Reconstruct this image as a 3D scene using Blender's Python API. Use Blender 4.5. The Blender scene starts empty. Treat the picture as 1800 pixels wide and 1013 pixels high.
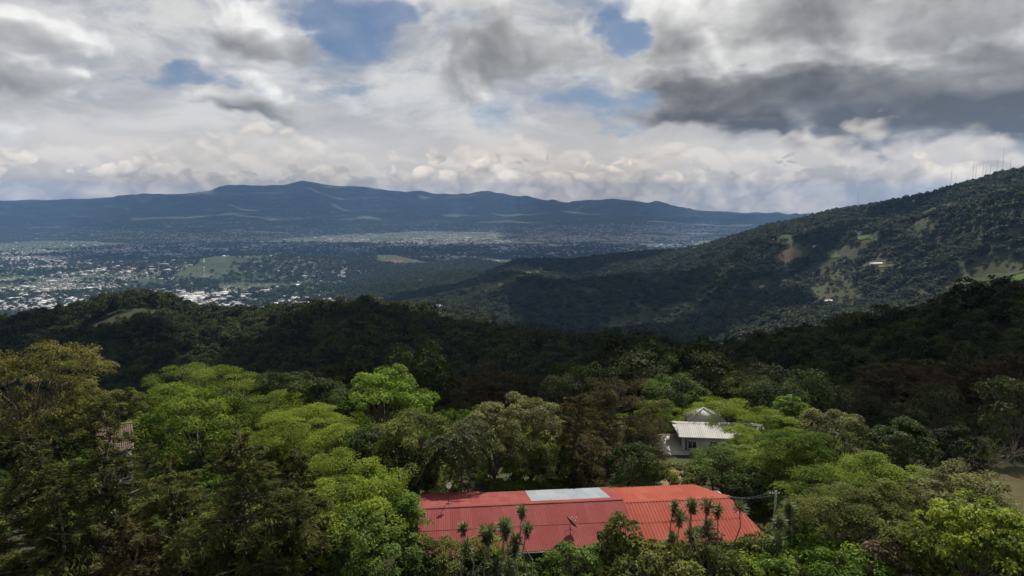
import bpy, math, random
import numpy as np
from mathutils import Vector

S = bpy.context.scene
COL = S.collection
PI = math.pi
R = math.radians

# ------------------------------------------------------------------ camera
CAM_H = 30.0                      # drone height above the ground by the long house
F_PX, CX, CY, HORIZON = 1200.0, 900.0, 506.5, 350.0
PITCH = math.atan((CY - HORIZON) / F_PX)
cam_data = bpy.data.cameras.new("camera")
cam_data.lens = 24.0
cam_data.sensor_width = 36.0
cam_data.clip_start = 0.5
cam_data.clip_end = 120000.0
cam = bpy.data.objects.new("camera", cam_data)
cam.location = (0, 0, CAM_H)
cam.rotation_euler = (R(90) - PITCH, 0, 0)
COL.objects.link(cam)
S.camera = cam
S.render.resolution_x, S.render.resolution_y = 1024, 576


def ray(px, py):
    """direction (unit forward) of a point of view in the 1800 x 1013 picture frame"""
    x = (px - CX) / F_PX
    z = -(py - CY) / F_PX
    c, s = math.cos(PITCH), math.sin(PITCH)
    return np.array([x, c + z * s, -s + z * c])


def azel(px, py):
    d = ray(px, py)
    return math.atan2(d[0], d[1]), math.atan2(d[2], math.hypot(d[0], d[1]))


# ------------------------------------------------------------------ exposure
S.view_settings.view_transform = 'Standard'
S.view_settings.look = 'None'
S.view_settings.exposure = 0.47
S.view_settings.gamma = 1.0
S.view_settings.use_curve_mapping = False
S.cycles.use_denoising = True
S.cycles.max_bounces = 6
S.cycles.diffuse_bounces = 3
S.cycles.glossy_bounces = 2
S.cycles.transmission_bounces = 4
S.cycles.transparent_max_bounces = 4
S.cycles.volume_bounces = 0
S.cycles.caustics_reflective = False
S.cycles.caustics_refractive = False
S.cycles.use_adaptive_sampling = True
S.cycles.adaptive_threshold = 0.02

# ------------------------------------------------------------------ sun direction
SUN_EL = R(50.0)
SUN_AZ = R(22.0)                  # to the right of straight ahead (ahead = +Y)
SUN_DIR = Vector((math.sin(SUN_AZ) * math.cos(SUN_EL), math.cos(SUN_AZ) * math.cos(SUN_EL), math.sin(SUN_EL)))

# ------------------------------------------------------------------ world: sky with clouds
world = bpy.data.worlds.new("World")
S.world = world
world.use_nodes = True
WT = world.node_tree
WT.nodes.clear()


class G:
    """tiny expression helper that writes shader / group nodes"""

    def __init__(self, tree):
        self.t = tree

    def node(self, kind, **kw):
        n = self.t.nodes.new(kind)
        for k, v in kw.items():
            setattr(n, k, v)
        return n

    def put(self, sock, v):
        if hasattr(v, 'is_output'):
            self.t.links.new(v, sock)
        else:
            sock.default_value = v

    def m(self, op, a, b=0.0, c=0.0, clamp=False):
        n = self.node('ShaderNodeMath', operation=op, use_clamp=clamp)
        self.put(n.inputs[0], a)
        self.put(n.inputs[1], b)
        self.put(n.inputs[2], c)
        return n.outputs[0]

    def add(self, a, b): return self.m('ADD', a, b)
    def sub(self, a, b): return self.m('SUBTRACT', a, b)
    def mul(self, a, b): return self.m('MULTIPLY', a, b)
    def mad(self, a, b, c): return self.m('MULTIPLY_ADD', a, b, c)
    def pos(self, a): return self.m('MAXIMUM', a, 0.0)

    def step(self, v, a, b, lo=0.0, hi=1.0):
        n = self.node('ShaderNodeMapRange', interpolation_type='SMOOTHSTEP')
        self.put(n.inputs['Value'], v)
        for k, x in (('From Min', a), ('From Max', b), ('To Min', lo), ('To Max', hi)):
            self.put(n.inputs[k], x)
        return n.outputs[0]

    def xyz(self, x, y, z):
        n = self.node('ShaderNodeCombineXYZ')
        for s, v in zip(n.inputs, (x, y, z)):
            self.put(s, v)
        return n.outputs[0]

    def sep(self, v):
        n = self.node('ShaderNodeSeparateXYZ')
        self.put(n.inputs[0], v)
        return n.outputs

    def noise(self, vec, scale, detail=4.0, rough=0.5, dist=0.0, lac=2.0, color=False, dim='2D'):
        n = self.node('ShaderNodeTexNoise', noise_dimensions=dim)
        self.put(n.inputs['Vector'], vec)
        for k, x in (('Scale', scale), ('Detail', detail), ('Roughness', rough), ('Distortion', dist), ('Lacunarity', lac)):
            self.put(n.inputs[k], x)
        return n.outputs['Color' if color else 'Fac']

    def voronoi(self, vec, scale, detail=0.0, rough=0.5, rnd=1.0, out='Distance', feature='F1', dim='2D'):
        n = self.node('ShaderNodeTexVoronoi', voronoi_dimensions=dim, feature=feature)
        self.put(n.inputs['Vector'], vec)
        self.put(n.inputs['Scale'], scale)
        if 'Detail' in n.inputs:
            self.put(n.inputs['Detail'], detail)
            self.put(n.inputs['Roughness'], rough)
        self.put(n.inputs['Randomness'], rnd)
        return n.outputs[out]

    def mix(self, f, a, b, blend='MIX'):
        n = self.node('ShaderNodeMix', data_type='RGBA', blend_type=blend)
        self.put(n.inputs[0], f)
        for s, v in ((n.inputs[6], a), (n.inputs[7], b)):
            self.put(s, (*v, 1.0) if isinstance(v, tuple) and len(v) == 3 else v)
        return n.outputs[2]

    def vmath(self, op, a, b=(0, 0, 0), scale=None):
        n = self.node('ShaderNodeVectorMath', operation=op)
        self.put(n.inputs[0], a)
        self.put(n.inputs[1], b)
        if scale is not None:
            self.put(n.inputs['Scale'], scale)
        return n.outputs[0]


def ellipse(g, u, e, px, py, w, h, amp, power=1.0):
    """a soft mass of cloud (or gap) in direction space: centre, half width and half height in picture units"""
    u0, e0 = azel(px, py)
    a, b = w / F_PX, h / F_PX
    du = g.mad(u, 1 / a, -u0 / a)
    de = g.mad(e, 1 / b, -e0 / b)
    r = g.mad(du, du, g.mul(de, de))
    fall = g.pos(g.sub(1.0, r))
    return g.mul(fall, amp)


# big masses of the cumulus deck that the sky shows: px, py, half width, half height, amount
MASS = [(470, 60, 165, 80, .62), (430, 10, 90, 60, .25), (560, 95, 90, 40, .30),
        (860, 55, 260, 110, .55), (1000, 110, 150, 70, .25), (790, 150, 110, 130, .40),
        (1400, 80, 460, 190, .85), (1750, 60, 340, 220, .80), (1330, 165, 280, 62, .45), (1180, 70, 110, 80, .45), (1150, 150, 110, 45, .35), (1640, 190, 320, 50, .50), (2100, 140, 380, 180, .5),
        (435, 155, 120, 40, .60), (470, 185, 180, 30, .5), (60, 130, 130, 40, .55), (40, 55, 120, 36, .5), (-200, 100, 240, 120, .4),
        (1240, 10, 220, 70, .35), (230, 190, 120, 16, .35)]
GAPS = [(655, 48, 125, 80, 1.0), (1072, 55, 72, 54, 1.08), (1060, 182, 125, 40, .85), (525, 4, 90, 44, .8), (335, 148, 80, 22, .8),
        (200, 14, 140, 30, .3), (770, 25, 90, 36, .55), (600, 112, 90, 44, .5), (560, 160, 120, 16, .6), (900, 190, 80, 60, .4)]
# thick parts of the deck, which the light from above hardly reaches
THICK = [(1330, 172, 300, 44, 1.7), (1650, 170, 330, 58, 1.5), (1760, 205, 160, 40, 1.0), (1180, 150, 120, 34, .9), (900, 78, 130, 70, 1.0), (1440, 20, 170, 60, .8),
         (1180, 80, 60, 45, .5), (1720, 30, 120, 60, .7), (470, 100, 150, 34, .8), (480, 190, 200, 26, .55), (50, 138, 140, 30, .6), (60, 62, 110, 22, .5), (800, 200, 110, 70, .45),
         (1480, 110, 60, 26, .5), (2100, 190, 300, 70, 1.2), (240, 200, 120, 12, .6)]


def density_group(name):
    t = bpy.data.node_groups.new(name, 'ShaderNodeTree')
    t.interface.new_socket("u", in_out='INPUT', socket_type='NodeSocketFloat')
    t.interface.new_socket("e", in_out='INPUT', socket_type='NodeSocketFloat')
    t.interface.new_socket("density", in_out='OUTPUT', socket_type='NodeSocketFloat')
    g = G(t)
    gi = g.node('NodeGroupInput')
    go = g.node('NodeGroupOutput')
    return t, g, gi.outputs[0], gi.outputs[1], go.inputs[0]


def deck_group(fine):
    """density of the broken cumulus deck; the coarse version serves the light taps"""
    t, g, u, e, out = density_group("cumulus_density")
    # features flatten towards the horizon as a level cloud deck does
    s = g.mul(g.m('POWER', g.m('MAXIMUM', g.add(e, 0.012), 0.0005), 0.72), 1.22)
    p = g.xyz(g.mul(u, 1.15), s, 0.0)
    wx, wy, wz = g.sep(g.noise(p, 7.0, 3.0 if fine else 1.0, .55, color=True))
    uu = g.mad(g.sub(wx, .5), .16, u)
    ee = g.mad(g.sub(wy, .5), .085, e)
    tot = None
    for q in MASS:
        if not fine and q[2] < 85 and q not in MASS[:6]:
            continue
        x = ellipse(g, uu, ee, *q)
        tot = x if tot is None else g.add(tot, x)
    n = g.noise(p, 5.2, 7.0 if fine else 3.0, .57)
    f = g.mul(g.sub(n, .5), 1.9)
    if fine:
        b = g.voronoi(g.xyz(g.mad(wx, .16, g.mul(u, 1.15)), g.mad(wy, .16, s), 0.0), 9.0, 2.0, .55)
        f = g.mad(g.sub(.40, b), .45, f)
    # beyond the frame the same broken deck goes on
    rest = g.step(e, .24, .42, 0.0, .22)
    g.put(out, g.sub(g.add(g.add(f, tot), rest), .16))
    return t


def bank_group(fine):
    t, g, u, e, out = density_group("bank_density")
    p = g.xyz(u, g.mul(e, 1.5), 3.3)
    wx, wy, wz = g.sep(g.noise(p, 22.0, 1.0, .5, color=True))
    pw = g.xyz(g.mad(wx, .035, u), g.mad(wy, .035, g.mul(e, 1.5)), 3.3)
    big = g.noise(p, 6.0, 1.0, .5)
    n = g.noise(pw, 15.0, 6.0 if fine else 3.0, .56)
    b = g.voronoi(pw, 22.0, 2.0 if fine else 1.0, .5)
    f = g.mad(g.sub(n, .5), 1.15, g.mul(g.sub(.40, b), 1.0))
    top = g.mad(g.sub(big, .5), .085, .056)
    g.put(out, g.mad(g.sub(top, e), 21.0, g.mul(f, .78)))
    return t


def build_world():
    g = G(WT)
    tc = g.node('ShaderNodeTexCoord')
    x, y, z = g.sep(tc.outputs['Generated'])
    hz = g.m('SQRT', g.mad(x, x, g.mul(y, y)))
    u = g.m('ARCTAN2', x, y)
    e = g.m('ARCTAN2', z, hz)
    sky = g.node('ShaderNodeTexSky', sky_type='NISHITA')
    sky.sun_disc = False
    sky.sun_elevation = SUN_EL
    sky.sun_rotation = SUN_AZ
    sky.altitude = 1500
    sky.air_density = 1.0
    sky.dust_density = 0.6
    sky.ozone_density = 1.5
    blue = g.mix(1.0, sky.outputs[0], (0.036, 0.043, 0.050), 'MULTIPLY')
    DG, BG = deck_group(True), bank_group(True)
    DC, BC = deck_group(False), bank_group(False)

    def dens(grp, uu, ee):
        n = g.node('ShaderNodeGroup')
        n.node_tree = grp
        g.put(n.inputs[0], uu)
        g.put(n.inputs[1], ee)
        return n.outputs[0]

    # high thin veil
    s = g.mul(g.m('POWER', g.m('MAXIMUM', g.add(e, 0.012), 0.0005), 0.7), 1.9)
    pv = g.xyz(u, s, 0.0)
    v1 = g.noise(pv, 3.2, 7.0, .58, dist=.4)
    low = g.step(e, .19, .05)
    va = g.step(g.add(v1, g.mul(low, .42)), .18, .50)
    v2 = g.noise(pv, 6.5, 6.0, .6, dist=.3)
    vc = g.mix(g.step(v2, .33, .66), (.40, .405, .43), (.68, .67, .645))
    vc = g.mix(g.mul(g.step(e, .15, .03), .8), vc, (.75, .665, .555))
    # cumulus deck with light taken along the way up to the sun
    d0 = dens(DG, u, e)
    t1 = dens(DC, g.add(u, .006), g.add(e, .013))
    t2 = dens(DC, g.add(u, .016), g.add(e, .036))
    a = g.step(d0, -.10, .42)
    wx, wy, wz = g.sep(g.noise(pv, 5.0, 4.0, .6, color=True))
    uw, ew = g.mad(g.sub(wx, .5), .20, u), g.mad(g.sub(wy, .5), .10, e)
    dark = g.step(e, .26, .5, 0.0, .5)
    for q in THICK:
        dark = g.add(dark, ellipse(g, uw, ew, *q))
    cap = lambda q: g.m('MINIMUM', g.pos(q), .55)
    thick = g.add(g.mul(cap(d0), .25), g.add(g.mul(cap(t1), .45), g.mul(cap(t2), .70)))
    relief = g.mul(g.sub(d0, t1), .85)
    light = g.m('EXPONENT', g.mul(g.add(g.mul(thick, .50), g.mul(dark, 1.0)), -1.0))
    light = g.m('MINIMUM', g.pos(g.mad(relief, g.add(light, .15), light)), 1.05)
    cc = g.mix(light, (.105, .106, .108), (.88, .87, .845))
    # holes where the blue shows through
    hole = 0.0
    for q in GAPS:
        hole = g.add(hole, ellipse(g, uw, ew, *q))
    wisp = g.noise(pv, 11.0, 6.0, .62)
    open_ = g.step(g.mad(g.sub(wisp, .5), 1.2, hole), .10, .92)
    col = g.mix(g.mul(va, g.mad(open_, -.72, .95)), blue, vc)
    col = g.mix(g.mul(a, g.mad(open_, -.92, 1.0)), col, cc)
    # a paler, more distant tier of heaped cloud
    f0 = dens(BC, g.add(u, 2.1), g.sub(e, .027))
    f1 = dens(BC, g.add(u, 2.105), g.sub(e, .017))
    fl = g.m('ADD', g.mul(g.sub(f0, f1), 1.9), .5 - 1.9 * .21, clamp=True)
    col = g.mix(g.mul(g.step(f0, -.1, .45), .62), col, g.mix(fl, (.66, .59, .50), (.90, .805, .675)))
    # bank of heaped cloud lying on the far mountains
    b0 = dens(BG, u, e)
    ba = g.mul(g.step(b0, -.02, .12), g.step(g.m('ABSOLUTE', u), 1.1, .8, .25, 1.0))
    # heaped heads: round billows lit from above, creases darker
    wx, wy, wz = g.sep(g.noise(g.xyz(u, g.mul(e, 1.5), 3.3), 26.0, 3.0, .55, color=True))
    pb = g.xyz(g.mad(wx, .030, u), g.mad(wy, .030, g.mul(g.sub(e, .0035), 1.25)), 0.0)
    v1_, v2_ = g.voronoi(pb, 21.0, 0.0), g.voronoi(pb, 47.0, 1.0, .5)
    body = g.noise(g.xyz(u, g.mul(e, 1.6), 0.0), 9.0, 3.0, .5)
    bl = g.m('ADD', g.mad(v1_, -1.05, g.mul(v2_, -.55)), g.mad(g.sub(body, .5), 1.3, 1.12), clamp=True)
    bc = g.mix(bl, (.56, .50, .42), (1.18, 1.03, .83))
    col = g.mix(ba, col, bc)
    bg = g.node('ShaderNodeBackground')
    g.put(bg.inputs['Color'], col)
    bg.inputs['Strength'].default_value = 0.80
    out = g.node('ShaderNodeOutputWorld')
    WT.links.new(bg.outputs[0], out.inputs['Surface'])
    world.cycles.sampling_method = 'MANUAL'
    world.cycles.sample_map_resolution = 512


build_world()

# ------------------------------------------------------------------ sun
sun_data = bpy.data.lights.new("sun", 'SUN')
sun_data.energy = 5.0
sun_data.angle = R(0.55)
sun_data.color = (1.0, 0.95, 0.86)
sun = bpy.data.objects.new("sun", sun_data)
sun.rotation_euler = SUN_DIR.to_track_quat('Z', 'Y').to_euler()
sun.location = (0, 0, 500)
COL.objects.link(sun)

# ------------------------------------------------------------------ helpers: scene objects
RNG = np.random.default_rng(20240611)


def mesh_np(name, verts, faces, tint=None, smooth=False, mat_idx=None):
    """mesh from arrays: verts (n,3); faces (m,3) or (m,4), or a list of such arrays"""
    me = bpy.data.meshes.new(name)
    if isinstance(faces, np.ndarray):
        faces = [faces]
    faces = [f for f in faces if len(f)]
    verts = np.asarray(verts, dtype=np.float32)
    me.vertices.add(len(verts))
    me.vertices.foreach_set('co', verts.ravel())
    loops = np.concatenate([f.ravel() for f in faces]).astype(np.int32)
    sizes = np.concatenate([np.full(len(f), f.shape[1], dtype=np.int32) for f in faces])
    starts = np.concatenate([[0], np.cumsum(sizes)[:-1]]).astype(np.int32)
    me.loops.add(len(loops))
    me.loops.foreach_set('vertex_index', loops)
    me.polygons.add(len(sizes))
    me.polygons.foreach_set('loop_start', starts)
    if mat_idx is not None:
        me.polygons.foreach_set('material_index', np.asarray(mat_idx, dtype=np.int32))
    me.update(calc_edges=True)
    if smooth:
        me.polygons.foreach_set('use_smooth', np.ones(len(sizes), dtype=bool))
    if tint is not None:
        a = me.attributes.new('tint', 'FLOAT', 'POINT')
        a.data.foreach_set('value', np.asarray(tint, dtype=np.float32))
    return me


def obj(name, me, mat=None, parent=None, loc=(0, 0, 0), rotz=0.0, scale=None):
    o = bpy.data.objects.new(name, me)
    COL.objects.link(o)
    if mat is not None and me is not None:
        mats = mat if isinstance(mat, (list, tuple)) else [mat]
        if len(me.materials) == 0:
            for m_ in mats:
                me.materials.append(m_)
        elif me.materials[0] != mats[0]:
            o.material_slots[0].link = 'OBJECT'
            o.material_slots[0].material = mats[0]
    o.parent = parent
    o.location = loc
    o.rotation_euler = (0, 0, rotz)
    if scale is not None:
        o.scale = scale if isinstance(scale, (tuple, list)) else (scale,) * 3
    return o


def tag(o, label=None, cat=None, group=None, kind=None):
    for k, v in (('label', label), ('category', cat), ('group', group), ('kind', kind)):
        if v:
            o[k] = v
    return o


def thing(name, label, cat, loc=(0, 0, 0), rotz=0.0, group=None, scale=None):
    o = bpy.data.objects.new(name, None)
    COL.objects.link(o)
    o.empty_display_size = 0.3
    o.location = loc
    o.rotation_euler = (0, 0, rotz)
    if scale is not None:
        o.scale = scale
    return tag(o, label, cat, group)


class MB:
    """collects boxes, prisms and tubes for one mesh"""

    def __init__(self):
        self.v, self.q, self.t, self.n = [], [], [], 0

    def put(self, verts, quads=(), tris=()):
        verts = np.asarray(verts, dtype=float)
        if len(quads):
            self.q.append(np.asarray(quads, dtype=int) + self.n)
        if len(tris):
            self.t.append(np.asarray(tris, dtype=int) + self.n)
        self.v.append(verts)
        self.n += len(verts)
        return self

    def box(self, x0, x1, y0, y1, z0, z1):
        v = [(x, y, z) for z in (z0, z1) for y in (y0, y1) for x in (x0, x1)]
        q = [(0, 2, 3, 1), (4, 5, 7, 6), (0, 1, 5, 4), (2, 6, 7, 3), (0, 4, 6, 2), (1, 3, 7, 5)]
        return self.put(v, q)

    def hexa(self, bottom, top):
        """closed block from four bottom and four top corners, both counter-clockwise seen from above"""
        v = list(bottom) + list(top)
        q = [(3, 2, 1, 0), (4, 5, 6, 7)] + [(i, (i + 1) % 4, 4 + (i + 1) % 4, 4 + i) for i in range(4)]
        return self.put(v, q)

    def tube(self, pts, radii, sides=5):
        pts = np.asarray(pts, dtype=float)
        n = len(pts)
        if np.isscalar(radii):
            radii = [radii] * n
        d = np.gradient(pts, axis=0)
        d /= np.linalg.norm(d, axis=1, keepdims=True) + 1e-9
        ref = np.where(np.abs(d[:, 2:3]) > .9, np.array([[1., 0, 0]]), np.array([[0, 0, 1.]]))
        a = np.cross(d, ref)
        a /= np.linalg.norm(a, axis=1, keepdims=True) + 1e-9
        b = np.cross(d, a)
        ang = np.linspace(0, 2 * PI, sides, endpoint=False)
        ring = a[:, None, :] * np.cos(ang)[None, :, None] + b[:, None, :] * np.sin(ang)[None, :, None]
        v = (pts[:, None, :] + ring * np.asarray(radii)[:, None, None]).reshape(-1, 3)
        q = [(i * sides + k, i * sides + (k + 1) % sides, (i + 1) * sides + (k + 1) % sides, (i + 1) * sides + k)
             for i in range(n - 1) for k in range(sides)]
        t = [(0, k + 1, k) for k in range(1, sides - 1)] + [((n - 1) * sides, (n - 1) * sides + k, (n - 1) * sides + k + 1) for k in range(1, sides - 1)]
        return self.put(v, q, t)

    def mesh(self, name, smooth=False):
        f = []
        if self.q:
            f.append(np.concatenate(self.q))
        if self.t:
            f.append(np.concatenate(self.t))
        return mesh_np(name, np.concatenate(self.v), f, smooth=smooth)

    def build(self, name, mat, parent=None, smooth=False, **kw):
        return obj(name, self.mesh(name, smooth), mat, parent, **kw)


# ------------------------------------------------------------------ helpers: numpy noise
def vnoise(x, y, seed=0):
    xi, yi = np.floor(x).astype(np.int64), np.floor(y).astype(np.int64)
    xf, yf = x - xi, y - yi
    u, v = xf * xf * (3 - 2 * xf), yf * yf * (3 - 2 * yf)

    def h(a, b):
        k = (a * 374761393 + b * 668265263 + seed * 144269504) & 0x7fffffff
        k = ((k ^ (k >> 13)) * 1274126177) & 0x7fffffff
        return ((k ^ (k >> 16)) & 0xffff) / 65535.0
    return (h(xi, yi) * (1 - u) + h(xi + 1, yi) * u) * (1 - v) + (h(xi, yi + 1) * (1 - u) + h(xi + 1, yi + 1) * u) * v


def fbm(x, y, octaves=4, seed=0, ridged=False):
    s, a, tot = 0.0, 1.0, 0.0
    for k in range(octaves):
        n = vnoise(x * 2 ** k + 17.3 * k, y * 2 ** k - 9.1 * k, seed + k)
        if ridged:
            n = 1 - np.abs(2 * n - 1)
        s = s + a * n
        tot += a
        a *= .5
    return s / tot


# ------------------------------------------------------------------ materials
def new_mat(name):
    m_ = bpy.data.materials.new(name)
    m_.use_nodes = True
    m_.node_tree.nodes.clear()
    g = G(m_.node_tree)
    out = g.node('ShaderNodeOutputMaterial')
    return m_, g, out


def principled(g, out, color, rough=.6, spec=.3, metal=0.0, normal=None):
    p = g.node('ShaderNodeBsdfPrincipled')
    g.put(p.inputs['Base Color'], (*color, 1.0) if isinstance(color, tuple) else color)
    g.put(p.inputs['Roughness'], rough)
    p.inputs['Specular IOR Level'].default_value = spec
    p.inputs['Metallic'].default_value = metal
    if normal is not None:
        g.put(p.inputs['Normal'], normal)
    if out is not None:
        g.t.links.new(p.outputs[0], out.inputs['Surface'])
    return p.outputs[0]


def attr(g, name):
    n = g.node('ShaderNodeAttribute', attribute_name=name)
    return n.outputs['Fac']


def position(g):
    return g.node('ShaderNodeNewGeometry').outputs['Position']


def leaf_mat(name, dark, light, transl=.35, rough=.5, spec=.3, trans_gain=1.15):
    m_, g, out = new_mat(name)
    t = attr(g, 'tint')
    rnd = g.node('ShaderNodeObjectInfo').outputs['Random']
    t2 = g.add(t, g.mul(g.sub(rnd, .5), .25))
    n = g.noise(position(g), .55, 3.0, .6, dim='3D')
    t3 = g.mad(g.sub(n, .5), .7, t2)
    c = g.mix(g.step(t3, 0.0, 1.0), dark, light)
    p = principled(g, None, c, rough, spec)
    tr = g.node('ShaderNodeBsdfTranslucent')
    g.put(tr.inputs[0], g.mix(1.0, c, (trans_gain * 1.15, trans_gain * 1.1, trans_gain * .55), 'MULTIPLY'))
    mx = g.node('ShaderNodeMixShader')
    g.put(mx.inputs[0], transl)
    g.put(mx.inputs[1], p)
    g.put(mx.inputs[2], tr.outputs[0])
    g.t.links.new(mx.outputs[0], out.inputs['Surface'])
    return m_


def plain_mat(name, c1, c2, scale=3.0, rough=.7, spec=.3, metal=0.0, bump=0.0, detail=4.0):
    m_, g, out = new_mat(name)
    tc = g.node('ShaderNodeTexCoord').outputs['Object']
    n = g.noise(tc, scale, detail, .6, dim='3D')
    rnd = g.node('ShaderNodeObjectInfo').outputs['Random']
    f = g.add(g.step(n, .3, .7), g.mul(g.sub(rnd, .5), .3))
    nrm = None
    if bump:
        b = g.node('ShaderNodeBump')
        b.inputs['Strength'].default_value = bump
        b.inputs['Distance'].default_value = .02
        g.put(b.inputs['Height'], n)
        nrm = b.outputs[0]
    principled(g, out, g.mix(f, c1, c2), rough, spec, metal, nrm)
    return m_


def roof_mat(name, base, worn, rough=.72, spec=.06):
    """painted corrugated sheet: streaks down the slope, faded and dusty patches, sheet-to-sheet tone"""
    m_, g, out = new_mat(name)
    tc = g.node('ShaderNodeTexCoord').outputs['Object']
    rnd = g.node('ShaderNodeObjectInfo').outputs['Random']
    pos = position(g)
    n1 = g.noise(pos, .45, 4.0, .6, dim='3D')
    st = g.noise(g.vmath('MULTIPLY', tc, (9.0, .7, 1.0)), 1.0, 3.0, .6, dim='3D')
    n2 = g.noise(pos, 2.6, 5.0, .7, dim='3D')
    f = g.add(g.step(n1, .3, .75, 0, .5), g.add(g.step(st, .5, .8, 0, .4), g.mul(g.sub(rnd, .5), .7)))
    c = g.mix(f, base, worn)
    c = g.mix(g.step(n2, .56, .76, 0, .5), c, tuple(.45 * x + .02 for x in base))
    principled(g, out, c, g.step(n2, .3, .7, rough - .06, rough + .15), spec)
    return m_


M = {}
M['bark'] = plain_mat('bark', (.06, .045, .032), (.17, .14, .11), 5.0, .9, .1, bump=.5)
M['pale_bark'] = plain_mat('pale_bark', (.22, .20, .17), (.45, .42, .38), 4.0, .85, .1)
M['grey_bark'] = plain_mat('grey_bark', (.10, .085, .07), (.24, .21, .18), 4.0, .9, .1)
LEAF = {
    'glossy':   leaf_mat('glossy_green_leaf', (.025, .052, .010), (.130, .190, .038), .38, .6, .10),
    'olive':    leaf_mat('olive_leaf', (.034, .048, .011), (.170, .188, .044), .38, .65, .10),
    'flower':   leaf_mat('yellowish_olive_leaf', (.036, .044, .012), (.175, .165, .050), .32, .7, .06),
    'bright':   leaf_mat('bright_green_leaf', (.032, .072, .009), (.165, .255, .026), .40, .6, .12),
    'lime':     leaf_mat('yellow_green_leaf', (.046, .080, .011), (.222, .275, .036), .42, .65, .08),
    'gold':     leaf_mat('golden_green_leaf', (.050, .082, .009), (.245, .295, .030), .42, .55, .14),
    'feather':  leaf_mat('fresh_feathery_leaf', (.038, .072, .012), (.190, .250, .042), .44, .7, .06),
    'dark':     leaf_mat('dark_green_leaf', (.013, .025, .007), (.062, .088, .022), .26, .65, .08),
    'grey':     leaf_mat('grey_green_leaf', (.040, .050, .018), (.190, .195, .080), .34, .65, .10),
    'conifer':  leaf_mat('dark_conifer_needle', (.013, .019, .007), (.112, .118, .034), .24, .8, .04),
    'cypress':  leaf_mat('brown_green_cypress_needle', (.022, .022, .010), (.095, .080, .032), .22, .8, .04),
    'brown':    leaf_mat('brown_casuarina_needle', (.040, .032, .018), (.110, .080, .046), .24, .8, .04),
    'bronze':   leaf_mat('bronze_leaf', (.040, .032, .020), (.160, .120, .075), .22, .6, .12),
    'blade':    leaf_mat('yucca_blade', (.026, .040, .012), (.115, .140, .050), .22, .5, .16),
    'frond':    leaf_mat('palm_frond', (.026, .038, .014), (.110, .125, .045), .24, .6, .08),
    'hedge':    leaf_mat('clipped_hedge_leaf', (.035, .085, .010), (.110, .200, .024), .34, .65, .08),
    'red':      leaf_mat('dark_red_leaf', (.060, .016, .016), (.190, .050, .050), .25, .5, .2),
    'yellow':   leaf_mat('yellow_flower', (.20, .19, .01), (.55, .50, .02), .30, .5, .1),
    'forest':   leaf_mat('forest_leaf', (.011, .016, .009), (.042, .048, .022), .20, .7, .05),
    'silver':   leaf_mat('silvery_blade', (.09, .11, .06), (.28, .31, .20), .30, .45, .3),
}
# ------------------------------------------------------------------ terrain: one continuous height field, polar round the viewpoint
def tan_of(px, py):
    d = ray(px, py)
    return d[2] / math.hypot(d[0], d[1])


def az_of(px, py=560):
    d = ray(px, py)
    return math.atan2(d[0], d[1])


def curve(pts, fn):
    """(px, value) -> arrays over azimuth"""
    a = np.array([az_of(p[0]) for p in pts])
    v = np.array([fn(p) for p in pts])
    return a, v


AZ = np.radians(np.concatenate([np.arange(-180, -54, 4.0), np.arange(-54, -44, 1.0), np.arange(-44, 44, .25), np.arange(44, 54, 1.0), np.arange(54, 180.1, 4.0)]))
RR = np.geomspace(6.0, 29500.0, 284)
LR = np.log(RR)

# crest of the dark wooded ridge: px, py of the tree line, distance
RIDGE = [(-700, 640, 900), (-300, 600, 1150), (-60, 580, 1300), (0, 577, 1300), (70, 568, 1300), (150, 548, 1280), (200, 530, 1260), (250, 524, 1240), (310, 534, 1220), (350, 552, 1180), (400, 560, 1080), (480, 556, 980),
         (560, 546, 930), (620, 539, 900), (690, 548, 880), (760, 562, 840), (830, 578, 790), (900, 588, 730), (960, 598, 680), (1050, 606, 620), (1130, 612, 570), (1220, 616, 500), (1300, 615, 440), (1340, 612, 410),
         (1400, 598, 390), (1470, 588, 380), (1540, 572, 375), (1600, 556, 370), (1700, 530, 360), (1800, 508, 350), (2000, 470, 340), (2600, 420, 330)]
# crest of the big side ridge
SIDE = [(-700, 640, 5200), (640, 468, 5600), (700, 466, 5400), (800, 470, 5000), (870, 470, 4700), (940, 466, 4400), (1000, 463, 4100), (1100, 451, 3700), (1180, 442, 3400), (1235, 430, 3250), (1290, 410, 3100), (1340, 394, 3000), (1400, 381, 2930),
        (1450, 368, 2880), (1500, 361, 2830), (1560, 351, 2760), (1620, 337, 2700), (1665, 322, 2650), (1700, 312, 2620), (1745, 297, 2570), (1780, 289, 2540), (1800, 288, 2520), (1900, 275, 2450), (2100, 260, 2350), (2600, 250, 2200)]
FAR = [(-1500, 372), (-600, 362), (-200, 354), (0, 349), (120, 345), (240, 341), (330, 336), (385, 331), (420, 321), (450, 322), (500, 321), (545, 315), (580, 319), (640, 323), (700, 331), (760, 336), (810, 340), (845, 335), (880, 338), (920, 345), (960, 350), (1000, 354),
       (1040, 351), (1075, 348), (1100, 351), (1130, 356), (1152, 352), (1175, 359), (1230, 367), (1300, 372), (1400, 377), (1500, 379), (1900, 380), (2700, 376)]
PLAIN = -520.0
ra, rD = curve(RIDGE, lambda p: p[2])
_, rT = curve(RIDGE, lambda p: tan_of(p[0], p[1]))
sa, sD = curve(SIDE, lambda p: p[2])
_, sT = curve(SIDE, lambda p: tan_of(p[0], p[1]))
fa, fT = curve(FAR, lambda p: tan_of(p[0], p[1]))
RIDGE_D = np.interp(AZ, ra, rD)
SIDE_D = np.interp(AZ, sa, sD)
SIDE_W = np.clip((AZ - az_of(560)) / (az_of(900) - az_of(560)), 0, 1)      # the side ridge dies out to the left


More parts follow.
